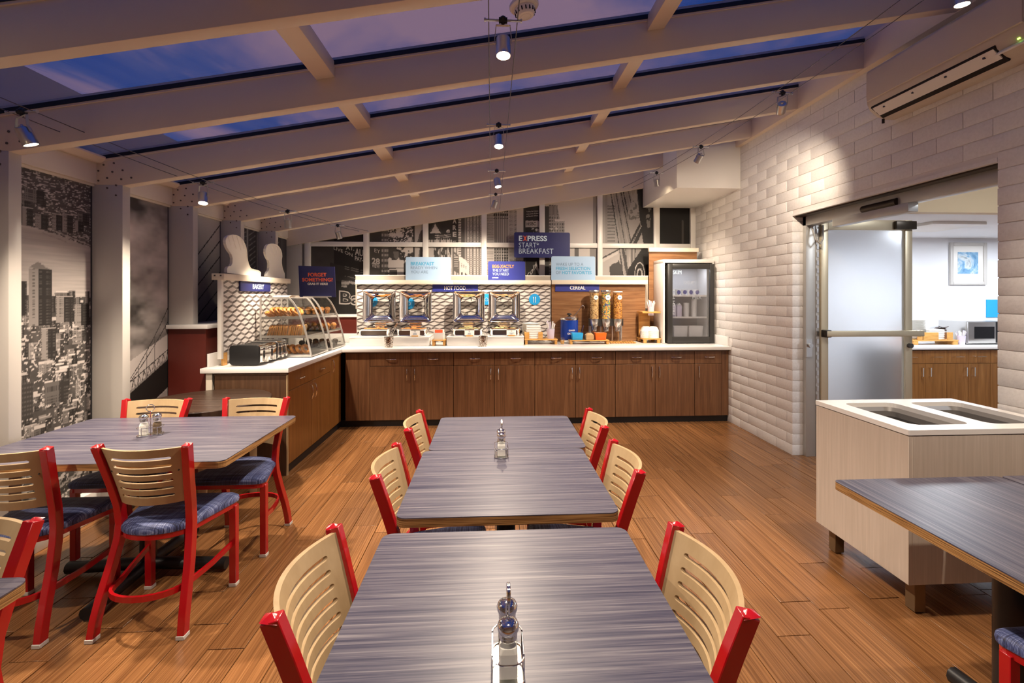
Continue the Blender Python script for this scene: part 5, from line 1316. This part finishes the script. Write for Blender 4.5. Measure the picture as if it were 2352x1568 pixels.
for i in range(2):
    t2 = thing('milk_carton', 'pale carton on the middle fridge shelf, ' + ('left' if i == 0 else 'right') + ' one', 'carton', (FX - .17 + i * .075, FY + .08, FZ + .324))
    G().box(-.03, -.03, 0, .03, .03, .15).build('body', 'lilac_plastic', t2, bevel=.003)
    G().prism([(-.03, .15), (.03, .15), (0, .18)], -.03, .03, fn=lambda a, b, c: (a, c, b)).build('gable', 'paper', t2)
for i in range(2):
    t2 = thing('storage_tub', 'white rectangular tub at the bottom of the fridge, ' + ('left' if i == 0 else 'right') + ' one', 'tub', (FX - .085 + i * .205, FY + .12, FZ + .031))
    o_ = rrect(-.095, -.09, .095, .09, .012)
    G().loft([[(a * .92, b * .92, 0) for a, b in o_], [(a, b, .165) for a, b in o_]], 0, True, True).build('body', 'foam', t2)
    G().loft([[(a * 1.02, b * 1.02, .166) for a, b in o_], [(a * 1.02, b * 1.02, .176) for a, b in o_]]).build('lid', 'paper', t2)

# ================================================================= pastry cases, FORGET SOMETHING sign, toasters
CP = [(0, .02), (0, .59), (.267, .59), (.31, .545), (.352, .475), (.388, .39), (.418, .30), (.445, .205), (.468, .11), (.483, .03), (.485, .02)]
mat('case_frame', (.60, .58, .55), .35, .7)
def pastry_case(label, y0, L_=.47):
    t = thing('pastry_case', label, 'display case', (-2.268, y0, W1))
    G().box(.0, 0, .006, .49, L_, .022).build('base_tray', 'steel', t, bevel=.003)
    for s, y in ((0, .004), (1, L_ - .004)):
        G().prism([(a, b) for a, b in CP], y - .002, y + .002, fn=lambda a, b, c: (a, c, b)).build('end_pane', 'case_glass', t)
        G().bar([(a, y, b) for a, b in CP] + [(0, y, .02)], .012, .016, (0, 1, 0)).build('end_frame', 'case_frame', t)
    g = G(); P = CP[2:]
    for lo, hi, off in ((0, 5, .0), (4, 7, .006), (6, 9, .0)):
        for i in range(lo, min(hi, len(P) - 1)):
            (a, b), (c, d) = P[i], P[i + 1]; g.add([(a + off, .012, b), (a + off, L_ - .012, b), (c + off, L_ - .012, d), (c + off, .012, d)], [(0, 1, 2, 3)])
    g.build('curved_front', 'case_glass', t, smooth=True)
    G().box(.0, .01, .588, .267, L_ - .01, .593).build('top_pane', 'case_glass', t)
    for z, xe in ((.40, .375), (.215, .435)):
        sh = G().box(.004, .008, z - .005, xe, L_ - .008, z).build('shelf', 'case_glass', t)
        G().box(.004, .006, z - .022, xe, .014, z + .002).box(.004, L_ - .014, z - .022, xe, L_ - .006, z + .002).box(xe - .008, .008, z - .02, xe, L_ - .008, z + .002).build('shelf_rail', 'steel', sh)
    dr_ = G().obox((.476, L_ / 2, .075), (.008, L_ - .05, .10), (0, R(-8), 0)).build('flap_door', 'case_glass', t)
    G().tube([(.478, L_ / 2 - .04, .075), (.50, L_ / 2 - .035, .075), (.50, L_ / 2 + .035, .075), (.478, L_ / 2 + .04, .075)], .004, 6).build('flap_handle', 'dark_metal', dr_, smooth=True)
    for fx_, fy_ in ((.03, .03), (.46, .03), (.03, L_ - .03), (.46, L_ - .03)): G().cyl((fx_, fy_, 0), (fx_, fy_, .006), .014, n=10).build('rubber_foot', 'black', t)
    return t
pastry_case('glass pastry case with bagels and sliced bread nearest the toasters', 4.762)
pastry_case('glass pastry case with muffins in the counter corner', 5.372)
bg_ = G().torus((0, 0, 0), .038, .0165, 22, 10).mesh('bagel', 'bagel', smooth=True)
def put(mesh, name, cat, group, label, loc, rot):
    o = link(name, mesh, None, loc); o.rotation_euler = rot; o['category'] = cat; o['group'] = group; o['label'] = label; return o
CX, CY = -2.268, 4.762
ORD = ('first', 'second', 'third', 'fourth', 'fifth', 'sixth', 'seventh', 'eighth', 'ninth', 'tenth', 'eleventh', 'twelfth', 'thirteenth', 'fourteenth', 'fifteenth', 'sixteenth', 'seventeenth', 'eighteenth')
for i in range(7):
    put(bg_, 'bagel', 'bagel', 'bagels on the top shelf', ORD[i] + ' bagel from the left in the front row of the top case shelf', (CX + .062 + i * .042, CY + .075, W1 + .40 + (.028 if i == 0 else .050)), (R(8), R(20 if i == 0 else 52 + random.uniform(-6, 6)), R(random.uniform(-15, 15))))
for i in range(6):
    put(bg_, 'bagel', 'bagel', 'bagels on the top shelf', ORD[i] + ' bagel from the left in the rear row of the top case shelf', (CX + .075 + i * .042, CY + .21, W1 + .40 + .050), (R(5), R(52 + random.uniform(-6, 6)), R(random.uniform(-20, 20))))
for i in range(5):
    put(bg_, 'bagel', 'bagel', 'bagels on the case floor', ORD[i] + ' bagel from the left on the floor of the case', (CX + .17 + i * .058, CY + .085, W1 + .022 + .052), (R(0), R(58), R(-20 + random.uniform(-10, 10))))
slp = [(-.05, 0), (.05, 0), (.05, .06), (.056, .075), (.05, .095), (.03, .105), (-.03, .105), (-.05, .095), (-.056, .075), (-.05, .06)]
sg = G().prism(slp, 0, .013, 0, fn=lambda a, b, c: (c, a, b)); sl_m = sg.mesh('bread_slice', ['crumb', 'crust'], bevel=.002, segs=1)
for p_ in sl_m.polygons: p_.material_index = 0 if abs(p_.normal.x) > .7 else 1
for i in range(18):
    put(sl_m, 'bread_slice', 'bread', 'sliced loaf on the middle shelf', ORD[i] + ' slice of the bread row on the middle shelf', (CX + .045 + i * .0185 + (.01 if i > 2 else 0), CY + .085, W1 + .216 + .001), (0, R(10 + (8 if i < 3 else 0)), R(random.uniform(-3, 3))))
mf = G().lathe([(.001, 0), (.021, 0), (.027, .036), (.034, .043), (.0345, .054), (.028, .068), (.014, .076), (.001, .078)], 20, cap=False).mesh('muffin', 'muffin', smooth=True)
mc = mf.copy(); mc.materials.clear(); mc.materials.append(MATS['choc'])
C2 = 5.372
for zi, (z, n, me_, nm) in enumerate(((.40, 4, mf, 'top shelf'), (.215, 5, mf, 'middle shelf'), (.022, 5, mc, 'floor'))):
    for rw, y in ((0, .36), (1, .15)):
        for i in range(n):
            x = (.10, .08, .10)[zi] + i * (.071 if zi == 0 else .076)
            if x > (.33, .41, .43)[zi]: continue
            put(me_, 'muffin', 'muffin', 'muffins in the corner case', ORD[i] + (' dark chocolate' if zi == 2 else ' golden') + ' muffin from the left, ' + ('rear' if rw == 0 else 'front') + ' row of the corner case ' + nm, (CX + x, C2 + y, W1 + z + .001), (0, 0, random.random() * 6))
t = thing('counter_sign', 'dark blue sign reading FORGET SOMETHING on top of the corner case', 'sign', (-2.265, 5.70, W1 + .594))
fs = lambda a, b, c: (a + b * -.055, -c + b * .04, b)
G().prism([(0.0, 0), (.42, 0), (.42, .362), (-.0, .372)], 0, -.006, fn=fs).build('board', 'navy', t)
G().box(.05, -.03, 0, .37, .03, .012).build('base_strip', 'steel', t)
text('FORGET', 'orange', t, fs, .215, .245, height=.042, width=.215, bold=.03, align='C')
text('SOMETHING?', 'orange', t, fs, .215, .187, height=.040, width=.355, bold=.03, align='C')
text('GRAB IT HERE!', 'white_ink', t, fs, .215, .145, height=.024, width=.235, bold=.03, align='C')
def toaster(label, loc, w_, d, h_, side, body, knobs):
    """controls face +x; w_ along x, d along y"""
    t = thing('toaster', label, 'toaster', loc)
    G().prism(rrect(0, .012, w_, h_, .025), .014, d - .014, fn=lambda a, b, c: (a, c, b)).build('shell', body, t, smooth=True)
    for y in (0, d - .016): G().prism(rrect(-.004, .008, w_ + .004, h_ + .004, .03, 6), y, y + .016, fn=lambda a, b, c: (a, c, b)).build('end_cheek', side, t, bevel=.004)
    for i in range(2):
        for j in range(2):
            G().box(w_ * .12, d * (.16 + .40 * i) + j * .055, h_ - .004, w_ * .88, d * (.16 + .40 * i) + j * .055 + .03, h_ + .0015).build('bread_slot', 'black', t)
    for i in range(2):
        y = d * (.27 + .44 * i)
        G().box(w_ - .002, y - .012, h_ * .35, w_ + .003, y + .012, h_ * .85).build('lever_track', 'black', t)
        G().box(w_ - .002, y - .03, h_ * .72, w_ + .03, y + .03, h_ * .80).build('lever', 'chrome', t, bevel=.004)
        G().lathe([(.001, 0), (.026, 0), (.024, .016), (.001, .018)], 20, (w_, y + .02, h_ * .26), axis=(1, 0, 0), cap=False).build('browning_dial', knobs, t, smooth=True)
        G().obox((w_ + .02, y + .02, h_ * .26), (.012, .008, .045)).build('dial_grip', knobs, t)
    return t
toaster('black sided four slot toaster at the counter end', (-2.262, 4.205, W1), .248, .34, .176, 'black', 'chrome', 'plastic_white')
toaster('brushed steel toaster between the black one and the pastry case', (-2.262, 4.555, W1), .250, .195, .178, 'toaster_steel', 'toaster_steel', 'chrome')
t = thing('paper_sheet', 'stack of brown paper bags lying on top of the pastry case', 'bags', (-2.12, 5.0, W1 + .594))
for i in range(4): G().obox((0, i * .004, .003 + i * .005), (.16, .30, .0045), (0, 0, R(3 * i))).build('bag', 'cream', t)
# ================================================================= salt and pepper caddies
salt_b = None
def shaker_set(where, x, y, ang, zt=.7525):
    ca, sa = math.cos(R(ang)), math.sin(R(ang))
    k = thing('shaker_caddy', 'chrome wire shaker caddy with ring handle on the ' + where, 'caddy', (x, y, zt), R(ang))
    g = G()
    bx, by = .032, .060
    G().tube([(a, b, .004) for a, b in rrect(-bx, -by, bx, by, .02)], .0018, 6, True).build('base_wire', 'chrome', k, smooth=True)
    G().tube([(a, b, .046) for a, b in rrect(-bx, -by, bx, by, .025)], .0018, 6, True).build('guard_wire', 'chrome', k, smooth=True)
    for sx in (-1, 1):
        for sy in (-1, 1): G().tube([(sx * bx, sy * .035, .0), (sx * bx, sy * .035, .05)], .0018, 6).build('corner_wire', 'chrome', k, smooth=True)
    for s in (-1, 1): G().tube([(0, 0, .004), (s * .004, 0, .06), (s * .003, 0, .132)], .0018, 6).build('stem', 'chrome', k, smooth=True)
    G().torus((0, 0, .151), .019, .002, 24, 6, (1, 0, 0)).torus((.004, 0, .151), .019, .002, 24, 6, (1, 0, 0)).build('ring_handle', 'chrome', k, smooth=True)
    G().box(-.03, -.055, .001, .03, .055, .003).build('floor_plate', 'chrome', k)
    for s, kind in ((-1, 'salt'), (1, 'pepper')):
        ox, oy = -sa * s * .030, ca * s * .030
        t = thing(kind + '_shaker', 'glass ' + kind + ' shaker with chrome cap on the ' + where, 'shaker', (x + ox, y + oy, zt + .0035), R(ang))
        q = lambda w_, z, r_: [(a, b, z) for a, b in rrect(-w_, -w_, w_, w_, r_)]
        b_ = G().loft([q(.020, 0, .006), q(.0215, .004, .006), q(.0205, .055, .006), q(.0195, .066, .008), q(.016, .078, .0155)], 0, True, False).build('glass_body', 'glass', t, smooth=True)
        G().loft([q(.0185, .006, .005), q(.0185, .054, .005), q(.0165, .064, .008)]).build(kind, 'foam' if kind == 'salt' else 'pepper', t)
        c_ = G().lathe([(.0175, .076), (.0185, .078), (.0175, .082), (.0188, .084), (.0178, .088), (.0215, .094), (.0225, .102), (.0190, .110), (.012, .1145), (.001, .116)], 24, cap=False).build('cap', 'chrome', t, smooth=True)
        g = G()
        for i in range(5): g.cyl((.006 * math.cos(i * 1.257), .006 * math.sin(i * 1.257), .1145), (.006 * math.cos(i * 1.257), .006 * math.sin(i * 1.257), .1163), .0011, n=6)
        g.build('pour_holes', 'ink', c_)['kind'] = 'stuff'
shaker_set('nearest centre table', .034, .990, 0)
shaker_set('middle centre table', .048, 2.305, 0)
shaker_set('long left table', -1.905, 2.745, -65)

# ================================================================= side room beyond the door
YK = 5.40
def side_unit(label, xs, hs):
    t = thing('base_cabinet', label, 'cabinet')
    G().box(xs[0], YK + .04, .10, xs[-1], YR - .002, WT - .045).build('carcass', 'dark_gap', t)
    for i, (a, b) in enumerate(zip(xs, xs[1:])):
        d = G().box(a + .002, YK + .02, .10, b - .002, YK + .04, .705).build('door', 'cabinet_warm', t)
        w_ = G().box(a + .002, YK + .02, .71, b - .002, YK + .04, WT - .055).build('drawer_front', 'cabinet_warm', t)
        g = G(); hx = b - .05 if hs[i] == 'L' else a + .05
        g.tube([(hx, YK + .02, .66), (hx, YK - .012, .66), (hx, YK - .012, .555), (hx, YK + .02, .555)], .005, 6); g.build('handle', 'chrome', d)
        g = G(); g.tube([((a + b) / 2 - .055, YK + .02, .79), ((a + b) / 2 - .055, YK - .012, .79), ((a + b) / 2 + .055, YK - .012, .79), ((a + b) / 2 + .055, YK + .02, .79)], .005, 6); g.build('handle', 'chrome', w_)
side_unit('warm brown base cabinet of the side room, half behind the open door', [4.90, 5.26, 5.54], 'LR')
side_unit('warm brown base cabinet of the side room under the microwave', [5.54, 5.82, 6.10], 'LR')
side_unit('warm brown base cabinet of the side room hidden by the block wall', [6.10, 6.40, 6.70], 'LR')
t = thing('worktop', 'white worktop of the side room with the microwave', 'worktop')
G().box(4.88, YK, WT - .042, 6.72, YR - .002, WT).build('slab', 'solid_top', t, bevel=.004)
# framed picture
t = thing('framed_picture', 'silver framed blue abstract picture on the side room wall', 'picture', (6.42, YR - .001, 1.965))
hw, hh, fw = .262, .285, .045
for a0, b0, a1, b1 in ((-hw, -hh, -hw + fw, hh), (hw - fw, -hh, hw, hh), (-hw + fw, hh - fw, hw - fw, hh), (-hw + fw, -hh, hw - fw, -hh + fw)):
    G().box(a0, -.028, b0, a1, 0, b1).build('frame_rail', 'grey_box', t, bevel=.006)
G().box(-hw + fw, -.010, -hh + fw, hw - fw, -.004, hh - fw).build('mount', 'paper', t)
grain('abstract_art', [(.30, (.02, .06, .16)), (.42, (.08, .22, .42)), (.52, (.22, .42, .62)), (.60, (.62, .68, .70)), (.72, (.10, .16, .22))], (5, 5, 5), .5, 4, 1.0, 1.2)
G().box(-.145, -.013, -.135, .145, -.0105, .155).build('print', 'abstract_art', t)
# plates, caddy, packets, microwave, wipes
stand_ = thing('bamboo_stand', 'bamboo stand on the side room worktop', 'stand', (5.51, 5.66, W1))
G().box(-.30, -.13, .045, .30, .13, .062).build('shelf', 'bamboo', stand_, bevel=.002)
for sx in (-.26, .26): G().box(sx - .03, -.13, 0, sx + .03, .12, .045).build('leg', 'bamboo', stand_, bevel=.002)
for x0, x1 in ((-.23, -.17), (-.155, .04), (.16, .23)): G().box(x0, -.125, .062, x1, -.11, .155).build('holder_block', 'bamboo', stand_, bevel=.002)
pm2 = G().lathe([(.001, 0), (.085, 0), (.125, .012), (.126, .016), (.084, .004), (.001, .004)], 32, cap=False).mesh('paper_plate', 'foam', smooth=True)
for i in range(22):
    o = link('paper_plate', pm2, None, (5.37, 5.70, W1 + .063 + i * .0108)); o['category'] = 'plate'; o['group'] = 'stack of paper plates in the side room'
    o['label'] = 'white paper plate in the tall side room stack, ' + ('on top' if i == 21 else 'below the top')
t = thing('napkin_stack', 'white napkins in the bamboo holder of the side room', 'napkins', (5.56, 5.635, W1 + .063))
for i in range(5): G().box(-.10, -.07, i * .026, .10, .07, i * .026 + .024).build('napkin', 'paper', t, bevel=.005)
cutlery_cup('clear cup with bags beside the side room microwave', 5.872, 5.56, W1 + .0, .11, .045, 7, .03)
t = thing('snack_jar', 'brown jar of wrapped tea bags behind the side room napkins', 'jar', (5.735, 5.68, W1 + .063))
G().lathe([(.001, 0), (.05, 0), (.055, .08), (.05, .085), (.001, .086)], 20, cap=False).build('jar', 'wood_panel', t, smooth=True)
g = G()
for i in range(9): g.obox((random.uniform(-.04, .04), random.uniform(-.04, .04), .10 + i * .006), (.06, .05, .004), (random.uniform(-.4, .4), random.uniform(-.4, .4), random.uniform(0, 3)))
g.build('tea_bags', 'choc', t)['kind'] = 'stuff'
t = thing('microwave', 'steel microwave with dark window on the side room worktop', 'microwave', (6.12, 5.72, W1))
G().box(-.19, -.17, .012, .30, .20, .29).build('housing', 'steel', t, bevel=.006)
d = G().box(-.185, -.19, .02, .18, -.171, .282).build('door', 'steel', t, bevel=.004)
G().box(-.105, -.1925, .075, .16, -.1905, .225).build('window', 'black_gloss', d)
G().box(.19, -.185, .02, .295, -.171, .282).build('control_panel', 'black', t)
for x in (-.16, .27): G().box(x - .02, -.14, 0, x + .02, .17, .012).build('foot', 'black', t)
t = thing('wall_notice', 'blue notice card above the side room microwave', 'sign', (6.79, YR - .002, 1.36))
G().box(-.10, -.006, -.12, .10, 0, .12).build('card', 'blue_tub', t)
t = thing('spray_bottle', 'white and orange bottle beside the open door', 'bottle', (5.06, 5.62, W1))
G().lathe([(.001, 0), (.032, 0), (.032, .14), (.014, .17), (.014, .19)], 18, cap=False).build('bottle', 'paper', t, smooth=True)
G().lathe([(.0325, .03), (.0325, .12)], 18, cap=False).build('label_band', 'orange', t, smooth=True)
G().box(-.014, -.035, .19, .014, .015, .22).build('trigger_head', 'paper', t, bevel=.004)
